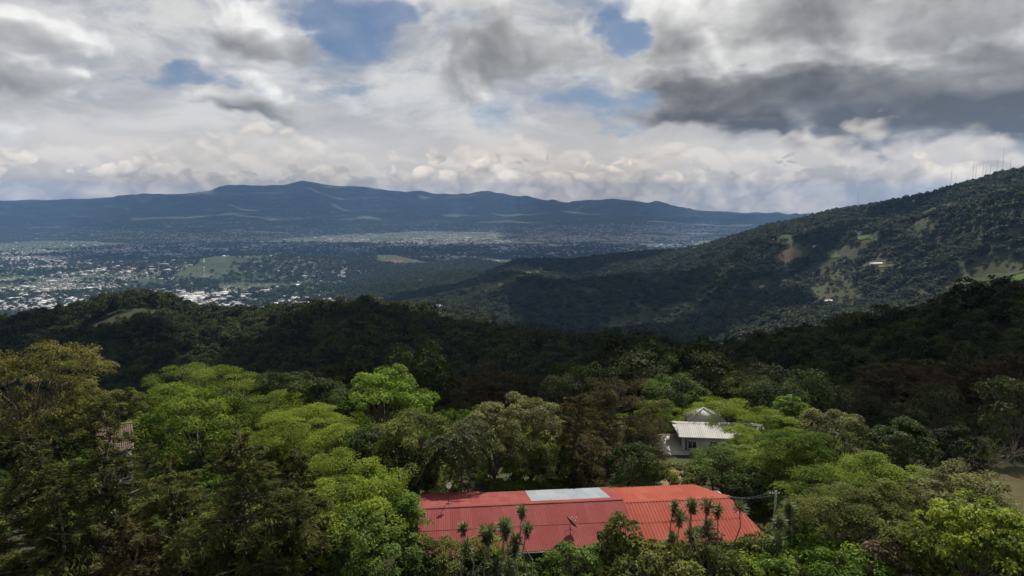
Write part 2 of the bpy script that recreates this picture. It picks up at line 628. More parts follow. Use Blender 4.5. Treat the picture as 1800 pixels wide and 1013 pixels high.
def build_heights():
    Z = np.zeros((len(AZ), len(RR)))
    for i, a in enumerate(AZ):
        Dc = RIDGE_D[i]
        zc = CAM_H + Dc * np.interp(a, ra, rT) - 7.5
        right = np.clip((a - az_of(1000)) / (az_of(1700) - az_of(1000)), 0, 1)
        left = np.clip((az_of(600) - a) / (az_of(600) - az_of(0)), 0, 1)
        Df = max(.60 * Dc, 205.0)
        zf = min(CAM_H - Df * math.tan(R(16.6)) - 9, zc - 12 if Dc > 330 and right > .6 else 1e9)
        ctl = [(6, 1.5), (35, 1.0), (48, 0.0), (62, 0.0), (80, -2.0), (96, -4.0 + .8 * right), (116, -8.5 + 3 * right), (145, -19 + 6 * right), (Df, zf), (.86 * Dc, zc - (4 if Dc > 600 else 2)), (Dc, zc), (1.12 * Dc, zc - 12)]
        w = SIDE_W[i]
        D2 = SIDE_D[i]
        z2 = CAM_H + D2 * np.interp(a, sa, sT) + 8
        # hollow behind the dark ridge, then the face of the side ridge
        Dv = max(1.5 * Dc, 1250.0)
        zv = CAM_H + Dv * np.interp(a, ra, rT) - 45
        zv = max(zv, PLAIN)
        Dp = max(2.0 * Dc, 2300.0)
        if w > 0:
            zmid = zv + (z2 - zv) * .42
            ctl += [(Dv, zv), (.5 * (Dv + D2), w * zmid + (1 - w) * PLAIN), (D2, w * z2 + (1 - w) * PLAIN), (D2 * 1.25, w * (z2 - 130) + (1 - w) * PLAIN), (max(D2 * 1.9, 6400), PLAIN)]
        else:
            ctl += [(Dv, max(zc - 190, PLAIN + 20)), (Dp, PLAIN)]
        zfar = CAM_H + 25000 * np.interp(a, fa, fT)
        for f in (0, .2, .4, .6, .8, .93, 1.0):
            ctl.append((12000 + 13000 * f, PLAIN + 25 * f + (zfar - PLAIN - 25 * f) * f ** 1.45))
        ctl += [(27500, zfar - 250), (30000, zfar - 600)]
        c = np.array(ctl)
        Z[i] = np.interp(LR, np.log(c[:, 0]), c[:, 1])
    k = np.exp(-.5 * (np.arange(-4, 5) / 1.5) ** 2)
    k /= k.sum()
    P = np.pad(Z, ((0, 0), (4, 4)), mode='edge')
    Z = sum(k[j] * P[:, j:j + len(RR)] for j in range(9))
    k = np.exp(-.5 * (np.arange(-9, 10) / 4.0) ** 2)
    k /= k.sum()
    far_cols = RR < 2400
    P = np.pad(Z, ((9, 9), (0, 0)), mode='edge')
    ZS = sum(k[j] * P[j:j + len(AZ)] for j in range(19))
    Z = np.where(far_cols[None], ZS, Z)
    X = np.sin(AZ)[:, None] * RR[None]
    Y = np.cos(AZ)[:, None] * RR[None]
    r = RR[None]
    near = np.clip((r - 70) / 200, 0, 1)
    mid = np.exp(-((r - RIDGE_D[:, None]) / (.5 * RIDGE_D[:, None])) ** 2)
    Z += near * (fbm(X / 90, Y / 90, 3, 5) - .5) * 16 * np.clip(1 - (r - 900) / 900, 0, 1) * (1 - .6 * mid)
    # gullies and spurs on the side ridge
    sw = SIDE_W[:, None] * np.clip((r - 1100) / 500, 0, 1) * np.clip((SIDE_D[:, None] * 1.02 - r) / (SIDE_D[:, None] * .22), 0, 1)
    Z += sw * ((fbm(X / 620 + Y / 2400, Y / 900, 4, 11, True) - .62) * 190 + (fbm(X / 150, Y / 150, 3, 3) - .5) * 34)
    # low hills in the valley
    pl = np.clip((r - 2600) / 900, 0, 1) * np.clip((11500 - r) / 3000, 0, 1)
    Z += pl * (fbm(X / 900, Y / 900, 3, 21) - .5) * 40
    for px, py, D, hgt, sx, sy in ((450, 462, 5200, 105, 700, 420), (300, 470, 5000, 50, 600, 400), (600, 468, 5200, 70, 420, 380), (690, 466, 5500, 70, 260, 300), (850, 462, 5200, 80, 420, 380), (560, 505, 4000, 35, 700, 350), (900, 500, 3600, 50, 500, 300)):
        d = ray(px, py)
        cx, cy = D * d[0] / d[1], D
        g_ = np.exp(-((X - cx) / sx) ** 2 - ((Y - cy) / sy) ** 2)
        Z += hgt * g_ * (.75 + .5 * fbm(X / 240, Y / 240, 3, 9))
    # gullies of the far mountain
    fm = np.clip((r - 13500) / 6000, 0, 1) * np.clip((25800 - r) / 2500, 0, 1)
    Z += fm * (fbm(X / 1300, Y / 4200, 5, 31, True) - .62) * 430
    Z += np.clip((r - 23500) / 1500, 0, 1) * (fbm(X / 420, Y / 900, 3, 41) - .5) * 60
    # spur with pasture at the far right
    d = ray(1830, 480)
    D = 1500
    Z += 42 * np.exp(-((X - D * d[0]) / 130) ** 2 - ((Y - D * d[1]) / 330) ** 2)
    return Z


ZG = build_heights()


def ground(x, y):
    """height of the terrain at a point (arrays or numbers)"""
    x, y = np.asarray(x, float), np.asarray(y, float)
    a = np.arctan2(x, y)
    lr = np.log(np.maximum(np.hypot(x, y), 6.01))
    i = np.clip(np.searchsorted(AZ, a) - 1, 0, len(AZ) - 2)
    j = np.clip(np.searchsorted(LR, lr) - 1, 0, len(LR) - 2)
    fi = np.clip((a - AZ[i]) / (AZ[i + 1] - AZ[i]), 0, 1)
    fj = np.clip((lr - LR[j]) / (LR[j + 1] - LR[j]), 0, 1)
    return (ZG[i, j] * (1 - fi) + ZG[i + 1, j] * fi) * (1 - fj) + (ZG[i, j + 1] * (1 - fi) + ZG[i + 1, j + 1] * fi) * fj


def land(px, py, rmin=60.0, rmax=30000.0):
    """where the terrain is met first in the given direction of view: x, y, z, distance (arrays); distance nan if it is missed"""
    px, py = np.atleast_1d(np.asarray(px, float)), np.atleast_1d(np.asarray(py, float))
    rs = np.geomspace(rmin, rmax, 900)
    out = np.full((len(px), 4), np.nan)
    for k in range(len(px)):
        d = ray(px[k], py[k])
        h = math.hypot(d[0], d[1])
        xs, ys = rs * d[0] / h, rs * d[1] / h
        zs = CAM_H + rs * d[2] / h
        z = ground(xs, ys)
        below = np.nonzero(z >= zs)[0]
        if len(below):
            i = below[0]
            out[k] = xs[i], ys[i], z[i], rs[i]
    return out


def ground_mat(name, cols, s1, s2, rough=.95, patch=None):
    """soil and low growth: two mottles over each other, optional open patches"""
    m_, g, out = new_mat(name)
    p = position(g)
    n1 = g.noise(p, s1, 5.0, .6, dim='3D')
    n2 = g.noise(p, s2, 4.0, .65, dim='3D')
    c = g.mix(g.step(n1, .35, .65), cols[0], cols[1])
    c = g.mix(g.step(n2, .45, .70), c, cols[2])
    if patch:
        n3 = g.noise(g.vmath('ADD', p, (311.0, 97.0, 0.0)), patch[0], 3.0, .55, dim='3D')
        c = g.mix(g.step(n3, patch[1], patch[1] + .05), c, patch[2])
        n4 = g.noise(g.vmath('ADD', p, (-711.0, 55.0, 0.0)), patch[0] * 1.4, 3.0, .55, dim='3D')
        c = g.mix(g.step(n4, patch[3], patch[3] + .04), c, patch[4])
    principled(g, out, c, rough, .1)
    return m_


M['near_ground'] = ground_mat('leaf_litter_ground', [(.030, .030, .016), (.045, .055, .018), (.060, .048, .030)], .25, 1.1)
M['ridge_ground'] = ground_mat('forest_floor', [(.022, .026, .013), (.032, .036, .017), (.050, .042, .026)], .04, .2)
M['side_ground'] = ground_mat('hillside_scrub', [(.022, .031, .013), (.036, .044, .018), (.050, .046, .026)], .006, .03, patch=(.0042, .58, (.042, .050, .020), .64, (.055, .044, .029)))
M['valley_ground'] = ground_mat('valley_farmland', [(.026, .042, .020), (.042, .062, .026), (.065, .066, .042)], .0022, .010, patch=(.0016, .62, (.085, .105, .040), .64, (.120, .105, .080)))
M['far_ground'] = ground_mat('far_mountain_forest_and_shade', [(.012, .020, .012), (.040, .056, .026), (.070, .074, .040)], .0006, .003, patch=(.0009, .62, (.085, .105, .05), .68, (.11, .10, .07)))  # darker mottle stands for both forest patches and cloud shade on the slopes


def build_terrain():
    X = np.sin(AZ)[:, None] * RR[None]
    Y = np.cos(AZ)[:, None] * RR[None]
    V = np.stack([X, Y, ZG], -1)
    na, nr = ZG.shape
    rmid = np.sqrt(RR[:-1] * RR[1:])[None]
    Dc = (.5 * (RIDGE_D[:-1] + RIDGE_D[1:]))[:, None]
    D2 = (.5 * (SIDE_D[:-1] + SIDE_D[1:]))[:, None]
    w = (.5 * (SIDE_W[:-1] + SIDE_W[1:]))[:, None]
    reg = np.full((na - 1, nr - 1), 3)
    reg = np.where(rmid > 12300, 4, reg)
    reg = np.where((w > .35) & (rmid < 1.3 * D2), 2, reg)
    reg = np.where(rmid < 1.22 * Dc, 1, reg)
    reg = np.where(rmid < 112, 0, reg)
    idx = np.arange(na * nr).reshape(na, nr)
    quad = np.stack([idx[:-1, :-1], idx[1:, :-1], idx[1:, 1:], idx[:-1, 1:]], -1)
    flat = V.reshape(-1, 3)
    for k, (nm, mt, lab) in enumerate((('hillside_ground', 'near_ground', 'leaf covered ground under the sunlit trees round the red roofed house'),
                                       ('wooded_ridge_hill', 'ridge_ground', 'dark wooded ridge in cloud shadow across the middle distance'),
                                       ('side_ridge_hill', 'side_ground', 'large green and brown hill climbing to the antennas'),
                                       ('valley_terrain', 'valley_ground', 'wide hazy valley floor covered with town and fields'),
                                       ('far_mountain', 'far_ground', 'blue hazy mountain with its top in the clouds'))):
        q = quad[reg == k]
        used, inv = np.unique(q.ravel(), return_inverse=True)
        me = mesh_np(nm, flat[used], inv.reshape(-1, 4), smooth=True)
        # faces look up
        me.flip_normals() if me.polygons[0].normal.z < 0 else None
        o = obj(nm, me, M[mt])
        tag(o, lab, None, None, 'structure')


build_terrain()
# ------------------------------------------------------------------ plants: builders
def unit(v):
    return v / (np.linalg.norm(v, axis=-1, keepdims=True) + 1e-9)


def sphere_dirs(rng, n, zmin=-1.0):
    z = rng.uniform(zmin, 1, n)
    a = rng.uniform(0, 2 * PI, n)
    s = np.sqrt(1 - z * z)
    return np.stack([s * np.cos(a), s * np.sin(a), z], -1)


def leaf_quads(rng, P, N, A, L, W, fold=.18):
    """diamond leaves: centre, normal, wanted axis, length and width; folded a little along the midrib"""
    N = unit(N)
    A = A - N * np.sum(A * N, -1, keepdims=True)
    A = unit(A)
    B = np.cross(N, A)
    L = np.broadcast_to(np.asarray(L, float), (len(P),))[:, None]
    W = np.broadcast_to(np.asarray(W, float), (len(P),))[:, None]
    f = N * W * fold
    V = np.stack([P - A * L * .5, P + B * W * .5 + f + A * L * .06, P + A * L * .5, P - B * W * .5 + f + A * L * .06], 1)
    return V.reshape(-1, 3)


def quads_for(n):
    return np.arange(4 * n).reshape(-1, 4)


class Plant:
    def __init__(self, seed):
        self.rng = np.random.default_rng(seed)
        self.V, self.T = [], []
        self.wood = MB()

    def leaves(self, P, N, A, L, W, tint):
        if len(P):
            self.V.append(leaf_quads(self.rng, P, N, A, L, W))
            self.T.append(np.repeat(np.clip(tint, 0, 1), 4))

    def limb(self, a, b, r0, r1, sag=.0, seg=5, sides=5):
        a, b = np.asarray(a, float), np.asarray(b, float)
        t = np.linspace(0, 1, seg)[:, None]
        ln = np.linalg.norm(b - a)
        j = self.rng.normal(0, .05 * ln, (seg, 3)) * np.sin(PI * t)
        p = a + (b - a) * t + j
        p[:, 2] += sag * ln * np.sin(PI * t[:, 0])
        self.wood.tube(p, np.linspace(r0, r1, seg), sides)
        return p

    def leaf_mesh(self, name):
        V = np.concatenate(self.V)
        return mesh_np(name, V, quads_for(len(V) // 4), tint=np.concatenate(self.T))

    def wood_mesh(self, name):
        return self.wood.mesh(name, smooth=True)


def broad_tree(seed, h, w, n, leaf=.24, style='round', base=.22, lobes=7, aspect=.55, clump=None, trunk=None, open_=0.0):
    """spreading broad-leaved tree: lobed crown of leaf clumps on a forked trunk; style 'feather' lays the clumps flat"""
    p = Plant(seed)
    rng = p.rng
    rx = w * .5
    zb = base * h
    rz = (h - zb) * .5
    cz = zb + rz
    centres = [(0, 0, cz)]
    rad = [(rx * .72, rx * .72, rz * .86)]
    for k in range(lobes):
        a = 2 * PI * (k + rng.uniform(-.25, .25)) / lobes
        q = rng.uniform(.42, .68)
        zz = cz + rz * rng.uniform(-.35, .50)
        centres.append((rx * q * math.cos(a), rx * q * math.sin(a), zz))
        s = rng.uniform(.34, .52)
        rad.append((rx * s, rx * s, min(rz * rng.uniform(.42, .62), rx * s * 1.25)))
    for k in range(3):
        a = rng.uniform(0, 2 * PI)
        q = rng.uniform(.1, .4)
        centres.append((rx * q * math.cos(a), rx * q * math.sin(a), cz + rz * .55))
        s = rng.uniform(.26, .38)
        rad.append((rx * s, rx * s, rz * .42))
    C, Rd = np.array(centres), np.array(rad)
    zcap = h / (C[:, 2] + Rd[:, 2]).max()
    C[:, 2] *= zcap
    cr = clump or np.clip(w * .115, .40, 1.25)
    # clump centres over the lobes, those buried inside another lobe dropped
    K = int(np.clip(1.2 * (rx * rx + rx * rz) / (cr * cr * .55), 36, 420))
    pick = rng.choice(len(C), K * 3, p=(Rd[:, 0] * Rd[:, 2]) / (Rd[:, 0] * Rd[:, 2]).sum())
    D = sphere_dirs(rng, K * 3, -.55)
    Q = C[pick] + D * Rd[pick] * rng.uniform(.72, 1.14, (K * 3, 1))
    inside = np.zeros(len(Q), bool)
    for c, r_ in zip(C, Rd):
        inside |= (((Q - c) / (r_ * .86)) ** 2).sum(1) < 1
    keep = ~inside | (rng.random(len(Q)) < .10)
    Q, D, pick = Q[keep][:K], D[keep][:K], pick[keep][:K]
    if open_:
        o_ = rng.random(len(Q)) > open_
        Q, D, pick = Q[o_], D[o_], pick[o_]
    K = len(Q)
    ct = rng.normal(.5, .16, K)
    lobe_t = rng.normal(0, .12, len(C))
    ct = ct + lobe_t[pick]
    per = np.maximum(rng.poisson(n / K, K), 3)
    idx = np.repeat(np.arange(K), per)
    m = len(idx)
    csz = cr * rng.uniform(.6, 1.25, K)
    if style == 'feather':
        d = sphere_dirs(rng, m)
        off = d * np.array([1.35, 1.35, .26]) * (csz[idx] * rng.random(m) ** .45)[:, None]
        N = unit(np.array([0, 0, 1.0]) + .55 * rng.normal(size=(m, 3)) + .25 * D[idx])
        A = off + .4 * rng.normal(size=(m, 3))
        Pp = Q[idx] + off
        Pp[:, 2] -= .16 * (off[:, 0] ** 2 + off[:, 1] ** 2) / csz[idx]
        L, W = leaf * rng.uniform(.8, 1.4, m), leaf * rng.uniform(.28, .5, m)
    else:
        d = sphere_dirs(rng, m, -.25)
        d = unit(d + .45 * D[idx])
        off = d * np.array([1.05, 1.05, .80]) * (csz[idx] * rng.uniform(.62, 1.05, m))[:, None]
        N = unit(d * .8 + np.array([0, 0, .55]) + .55 * rng.normal(size=(m, 3)))
        A = d * .6 + np.array([0, 0, -.55]) + .5 * rng.normal(size=(m, 3))
        Pp = Q[idx] + off
        L, W = leaf * rng.uniform(.75, 1.35, m), leaf * rng.uniform(.42, .66, m)
    # leaf tint gets a little lighter towards the top of the crown
    top = np.clip((Pp[:, 2] - zb) / (h - zb), 0, 1)
    tint = ct[idx] + rng.normal(0, .17, m) + .10 * (top - .5)
    p.leaves(Pp, N, A, L, W, tint)
    r0 = trunk or np.clip(h * .024, .07, .4)
    fork = np.array([rng.normal(0, .03 * w), rng.normal(0, .03 * w), max(zb * 1.05, h * .18)])
    p.limb((0, 0, -.6), fork, r0 * 1.25, r0 * .8, seg=5, sides=7)
    for c, r_ in zip(C[1:], Rd[1:]):
        path = p.limb(fork, c - np.array([0, 0, .25]) * r_, r0 * .6, r0 * .2, sag=.08, seg=6)
        near = np.argsort(((Q - c) ** 2).sum(1))[:10]
        for k in near[::2]:
            p.limb(path[rng.integers(2, 5)], Q[k], r0 * .2, r0 * .05, seg=4, sides=4)
    return p


def conifer(seed, h, w, n, needle=.42, base=.08, droop=.10, upsweep=.25, power=.75, layers=None, ragged=.35, thin=.125):
    """conifer or casuarina: straight stem, tiers of boughs hung with feathery sprays"""
    p = Plant(seed)
    rng = p.rng
    B = layers or int(np.clip(h * 6.5, 40, 150))
    zz = base + (1 - base) * np.sort(rng.random(B)) ** .95
    az = np.cumsum(rng.normal(2.4, .5, B))
    ln = (w * .5) * (1 - zz) ** power * (1 + ragged * rng.normal(size=B)) + .035 * w
    ln = np.clip(ln, .03 * w, .62 * w)
    p.limb((0, 0, -.6), (0, 0, h * .985), np.clip(.018 * h, .06, .34), .02, seg=7, sides=6)
    wt = ln ** 1.45
    per = np.maximum((n * wt / wt.sum()).astype(int), 12)
    for k in range(B):
        d = np.array([math.cos(az[k]), math.sin(az[k]), 0])
        side = np.array([-d[1], d[0], 0])
        z0 = zz[k] * h
        L = ln[k]
        up = upsweep * (.4 + .9 * zz[k])
        tip = d * L + np.array([0, 0, L * up])

        def at(t):
            q = t[:, None] * tip[None]
            q[:, 2] += -droop * L * t * t * 2.0
            q[:, 2] += z0
            return q
        ts = np.linspace(0, 1, 5)
        p.wood.tube(at(ts), np.linspace(.012 * h * (1.1 - zz[k]) + .012, .006, 5), 4)
        m = per[k]
        nt = max(int(3 + L * 2.2), 4)
        ct, cs = np.linspace(.22, 1.0, nt) ** .85, rng.normal(0, .26, nt)
        ci = rng.integers(0, nt, m)
        t = np.clip(ct[ci] + rng.normal(0, .055, m), .08, 1.06)
        s = (cs[ci] + rng.normal(0, .13, m)) * (1.15 - .75 * t)
        lob = rng.normal(0, .15, nt)[ci]
        P = at(t)
        sl = s * L * .62
        P = P + side[None] * sl[:, None] + d[None] * np.abs(sl)[:, None] * .45
        P[:, 2] += rng.normal(0, .045, m) * L + rng.normal(0, .06, m) - .18 * np.abs(sl)
        A = d[None] * .8 + side[None] * np.sign(s)[:, None] * .75 + rng.normal(0, .24, (m, 3)) + np.array([0, 0, .15])
        N = np.array([0, 0, 1.0]) + rng.normal(0, .55, (m, 3))
        nl = needle * rng.uniform(.6, 1.4, m)
        tint = .28 + .32 * t + rng.normal(0, .15, m) + lob
        p.leaves(P, N, A, nl, nl * thin * rng.uniform(.8, 1.4, m), tint)
    return p


def palm_clump(seed, h, w, stems=5, fronds=13):
    """clump of feather palms: slim stems, arching fronds with hanging leaflets"""
    p = Plant(seed)
    rng = p.rng
    for s in range(stems):
        a = 2 * PI * s / stems + rng.uniform(-.4, .4)
        hh = h * rng.uniform(.55, .80)
        top = np.array([math.cos(a) * w * .16, math.sin(a) * w * .16, hh])
        p.limb((math.cos(a) * .3, math.sin(a) * .3, -.5), top, .11, .08, seg=6, sides=6)
        for k in range(fronds):
            b = rng.uniform(0, 2 * PI)
            L = w * rng.uniform(.30, .46)
            rise = rng.uniform(-.55, 1.05)
            t = np.linspace(0, 1, 9)
            d = np.array([math.cos(b), math.sin(b), 0])
            path = top + d[None] * (L * t * (1 - .12 * t))[:, None]
            path[:, 2] += L * (rise * t - (1.15 + .3 * rise) * t * t)
            p.wood.tube(path, np.linspace(.022, .006, 9), 4)
            m = 64
            tt = rng.uniform(.12, 1, m)
            P = np.stack([np.interp(tt, t, path[:, j]) for j in range(3)], -1)
            side = np.cross(d, [0, 0, 1.0])
            sg = rng.choice([-1, 1], m)
            ll = .18 * L * np.sin(PI * np.clip(tt * .9 + .08, 0, 1)) + .08
            A = side[None] * sg[:, None] + d[None] * .5 + np.array([0, 0, -.75]) + rng.normal(0, .15, (m, 3))
            A = unit(A)
            P = P + A * (ll * .5)[:, None]
            dead = -.35 if rise < -.35 else 0.0
            p.leaves(P, unit(np.array([0, 0, 1.0]) + .5 * rng.normal(size=(m, 3))), A, ll, .085 + .03 * rng.random(m), .5 + dead + rng.normal(0, .2, m))
    return p


def yucca(seed, h, heads=1, blade=.55, lean=.2, skirt=True):
    """tree yucca: bare slim stems, each with a tuft of stiff blades"""
    p = Plant(seed)
    rng = p.rng
    for s in range(heads):
        hh = h * (1.0 if s == 0 else rng.uniform(.55, .92))
        a = rng.uniform(0, 2 * PI)
        top = np.array([math.cos(a) * lean * hh * (1 if s else .4), math.sin(a) * lean * hh * (1 if s else .4), hh - blade * .6])
        p.limb((rng.normal(0, .08), rng.normal(0, .08), -.4), top, .06, .045, seg=5, sides=5)
        m = 120
        d = sphere_dirs(rng, m, -.75)
        d = unit(d + np.array([0, 0, .30]))
        L = blade * rng.uniform(.72, 1.18) * rng.uniform(.7, 1.15, m)
        P = top + d * (L * .5)[:, None] + np.array([0, 0, 1]) * rng.uniform(-.28, .10, m)[:, None]
        N = np.cross(d, np.cross(d, np.array([0, 0, 1.0])) + .2 * rng.normal(size=(m, 3)))
        p.leaves(P, N, d, L, .085, .5 + .35 * d[:, 2] + rng.normal(0, .15, m))
        if skirt:
            m = 60
            d = unit(sphere_dirs(rng, m, -1) * np.array([1, 1, .3]) + np.array([0, 0, -1.1]))
            P = top + d * .22 + np.array([0, 0, -1]) * rng.uniform(0, .55, m)[:, None]
            p.leaves(P, sphere_dirs(rng, m), d, .40, .055, .12 + .15 * rng.random(m))
    return p


def bare_tree(seed, h, w):
    p = Plant(seed)
    rng = p.rng

    def grow(a, d, L, r, depth):
        b = a + d * L
        p.limb(a, b, r, r * .6, seg=4, sides=4)
        if depth == 0:
            return
        for _ in range(3):
            nd = unit(d + rng.normal(0, .55, 3) * np.array([w / h * 1.6, w / h * 1.6, .6]))
            grow(b, nd, L * rng.uniform(.6, .8), r * .58, depth - 1)
    grow(np.array([0, 0, -.4]), np.array([.05, 0, 1.0]), h * .36, .02 * h, 4)
    return p


def grass_tuft(seed, h, w, blades=70, width=.05):
    """arching strap leaves rising from one root"""
    p = Plant(seed)
    rng = p.rng
    for k in range(blades):
        a = rng.uniform(0, 2 * PI)
        d = np.array([math.cos(a), math.sin(a), 0])
        L = h * rng.uniform(.7, 1.25)
        sp = w * .5 * rng.uniform(.4, 1.1)
        t = np.linspace(0, 1, 5)
        path = d[None] * (sp * t ** 1.4)[:, None] + np.array([0, 0, 1])[None] * (L * (t - .45 * t ** 3))[:, None] + d * .08
        seg = np.diff(path, axis=0)
        mid = .5 * (path[1:] + path[:-1])
        p.leaves(mid, np.cross(np.cross(seg, np.array([0, 0, 1.0])), seg) + .1, seg, np.linalg.norm(seg, axis=1) * 1.5, width * np.array([1, 1, .8, .5]), np.full(4, rng.normal(.55, .2)))
    return p


def plant_at(px, py_top, h):
    """stand a plant of height h so that its top is seen at (px, py_top): x, y, ground height, distance ahead"""
    d = ray(px, py_top)
    y = np.linspace(26, 150, 500)
    gap = CAM_H + y * d[2] / d[1] - ground(y * d[0] / d[1], y) - h
    k = np.nonzero(gap <= 0)[0]
    k = k[0] if len(k) else int(np.argmin(np.where(y < 110, gap, 1e9)))
    y = float(y[k])
    x = y * d[0] / d[1]
    return x, y, float(ground(x, y)), y


def set_plant(name, label, cat, p, loc, leaf, bark='bark', group=None, rotz=None, crown='crown', stem='trunk', scale=None):
    root = thing(name, label, cat, loc, 0.0 if rotz is None else rotz, group, scale)
    if p.wood.n:
        obj(stem, p.wood_mesh(stem), M[bark], root)
    if p.V:
        obj(crown, p.leaf_mesh(crown), LEAF[leaf], root)
    return root


LEAF_TOTAL = [0]


def tree(style, px, py, wpx, h, leaf, label, name='broadleaf_tree', cat='tree', dens=1.0, **kw):
    x, y, z, D = plant_at(px, py, h)
    w = wpx * D / F_PX
    seed = int(px * 7 + py * 13)
    h = float(CAM_H + y * ray(px, py)[2] / ray(px, py)[1] - z)
    area = (wpx * .57) * (h * F_PX / D * .57)
    group = kw.pop('group', None)
    bark = kw.pop('bark', 'bark')
    if style in ('round', 'feather'):
        ls = kw.pop('leaf_size', .26 if style == 'round' else .20)
        lpx = ls * F_PX * .57 / D
        n = int(np.clip(dens * 4.3 * area / max(lpx * lpx * .38, .8), 2500, 26000))
        p = broad_tree(seed, h, w, n, leaf=ls, style=style, **kw)
    else:
        ls = kw.pop('needle', .46) * .95
        n = int(np.clip(dens * 3.2 * area, 2500, 30000))
        p = conifer(seed, h, w, n, needle=ls, **kw)
    LEAF_TOTAL[0] += n
    return set_plant(name, label, cat, p, (x, y, z), leaf, bark, group)
# ------------------------------------------------------------------ building materials
M['roof_red'] = roof_mat('faded_red_roof_paint', (.180, .042, .039), (.225, .066, .060))
M['roof_orange'] = roof_mat('orange_red_roof_paint', (.240, .054, .036), (.285, .080, .055))
M['roof_zinc'] = roof_mat('bare_zinc_sheet', (.19, .215, .235), (.27, .29, .305), .65, .12)
M['roof_white'] = roof_mat('weathered_white_sheet', (.34, .33, .31), (.46, .45, .425), .7, .12)
M['plaster'] = plain_mat('grey_plaster_wall', (.16, .15, .14), (.27, .255, .235), 1.5, .9, .1, bump=.2)
M['white_wall'] = plain_mat('white_painted_wall', (.42, .42, .40), (.55, .55, .53), 1.2, .85, .15)
M['dark_wood'] = plain_mat('dark_painted_wood', (.045, .030, .024), (.09, .06, .05), 6.0, .7, .2)
M['glass'] = plain_mat('dark_window_glass', (.015, .018, .02), (.03, .035, .04), 1.0, .08, .6)
M['metal'] = plain_mat('grey_galvanised_metal', (.22, .23, .24), (.36, .37, .38), 8.0, .45, .5, .6)
M['dark_metal'] = plain_mat('dark_weathered_metal', (.035, .033, .032), (.08, .075, .07), 8.0, .55, .4, .3)
M['white_paint'] = plain_mat('white_enamel', (.62, .62, .60), (.75, .75, .73), 5.0, .4, .4)
M['red_paint'] = plain_mat('red_enamel', (.38, .04, .03), (.5, .07, .05), 5.0, .4, .4)
M['brown_tile'] = roof_mat('old_brown_tile', (.125, .092, .068), (.20, .150, .112), .85, .08)
M['concrete'] = plain_mat('concrete_pole', (.16, .155, .14), (.28, .27, .25), 3.0, .9, .1)
M['wire'] = plain_mat('cable_sheath', (.03, .03, .03), (.16, .16, .16), 3.0, .5, .3)
M['dirt'] = plain_mat('trodden_earth', (.13, .095, .062), (.23, .17, .115), .9, .95, .05, bump=.4)
M['lawn'] = plain_mat('dry_lawn', (.060, .054, .025), (.085, .072, .036), .35, .95, .05)

_sheet_cache = {}


def sheet_mesh(width, length, pitch, amp):
    """one corrugated sheet: x across, y up the slope, ribs run along y; two-sided with a little thickness"""
    key = (round(width, 3), round(length, 3), pitch, amp)
    if key not in _sheet_cache:
        n = max(int(round(width / pitch)), 3)
        prof = []
        for k in range(n):
            x0 = -width / 2 + k * width / n
            s = width / n
            prof += [(x0, 0.0), (x0 + .30 * s, 0.0), (x0 + .45 * s, amp), (x0 + .75 * s, amp), (x0 + .90 * s, 0.0)]
        prof.append((width / 2 + .03, 0.0))
        v = [(x, y, z) for y in (0.0, length) for x, z in prof]
        m = len(prof)
        q = [(i, i + 1, m + i + 1, m + i) for i in range(m - 1)]
        _sheet_cache[key] = mesh_np('roof_sheet', np.array(v), np.array(q))
    return _sheet_cache[key]


def lay_sheets(roof, p00, p10, p01, cols, rows, mat, pitch=.16, amp=.028, lift=.035, mats=None, name='roof_sheet', skip=None, skew=0.0):
    """cover a slope with sheets: eave corner, other eave corner, ridge corner above the first; lower rows lie under upper ones"""
    p00, p10, p01 = (Vector(p) for p in (p00, p10, p01))
    ex, ey = (p10 - p00), (p01 - p00)
    W, H = ex.length, ey.length
    ex, ey = ex / W, ey / H
    nz = ex.cross(ey).normalized()
    if nz.z < 0:
        nz = -nz
    ey = nz.cross(ex)
    from mathutils import Matrix
    rot = Matrix((ex, ey, nz)).transposed().to_euler()
    rg = random.Random(int(abs(p00.x * 31 + p00.y * 17) * 10))
    for r_ in range(rows):
        for c in range(cols):
            m_ = mat if mats is None else mats(c, r_)
            if m_ is None:
                continue
            me = sheet_mesh(W / cols, H / rows + .10, pitch, amp)
            o = bpy.data.objects.new(name, me)
            COL.objects.link(o)
            if not me.materials:
                me.materials.append(None)
            o.material_slots[0].link = 'OBJECT'
            o.material_slots[0].material = m_
            o.parent = roof
            o.location = p00 + ex * (W * (c + .5) / cols) + ey * (H * r_ / rows - .05) + nz * (lift + .012 * r_ + rg.uniform(0, .007))
            o.rotation_euler = rot
            o.rotation_euler.rotate_axis('X', -.006 + rg.uniform(-.002, .002))


def slab(mb, a, b, c, d, t=.10):
    """a thin roof board under the sheets: four top corners counter-clockwise"""
    top = [Vector(p) for p in (a, b, c, d)]
    bot = [p - Vector((0, 0, t)) for p in top]
    mb.hexa(bot, top)


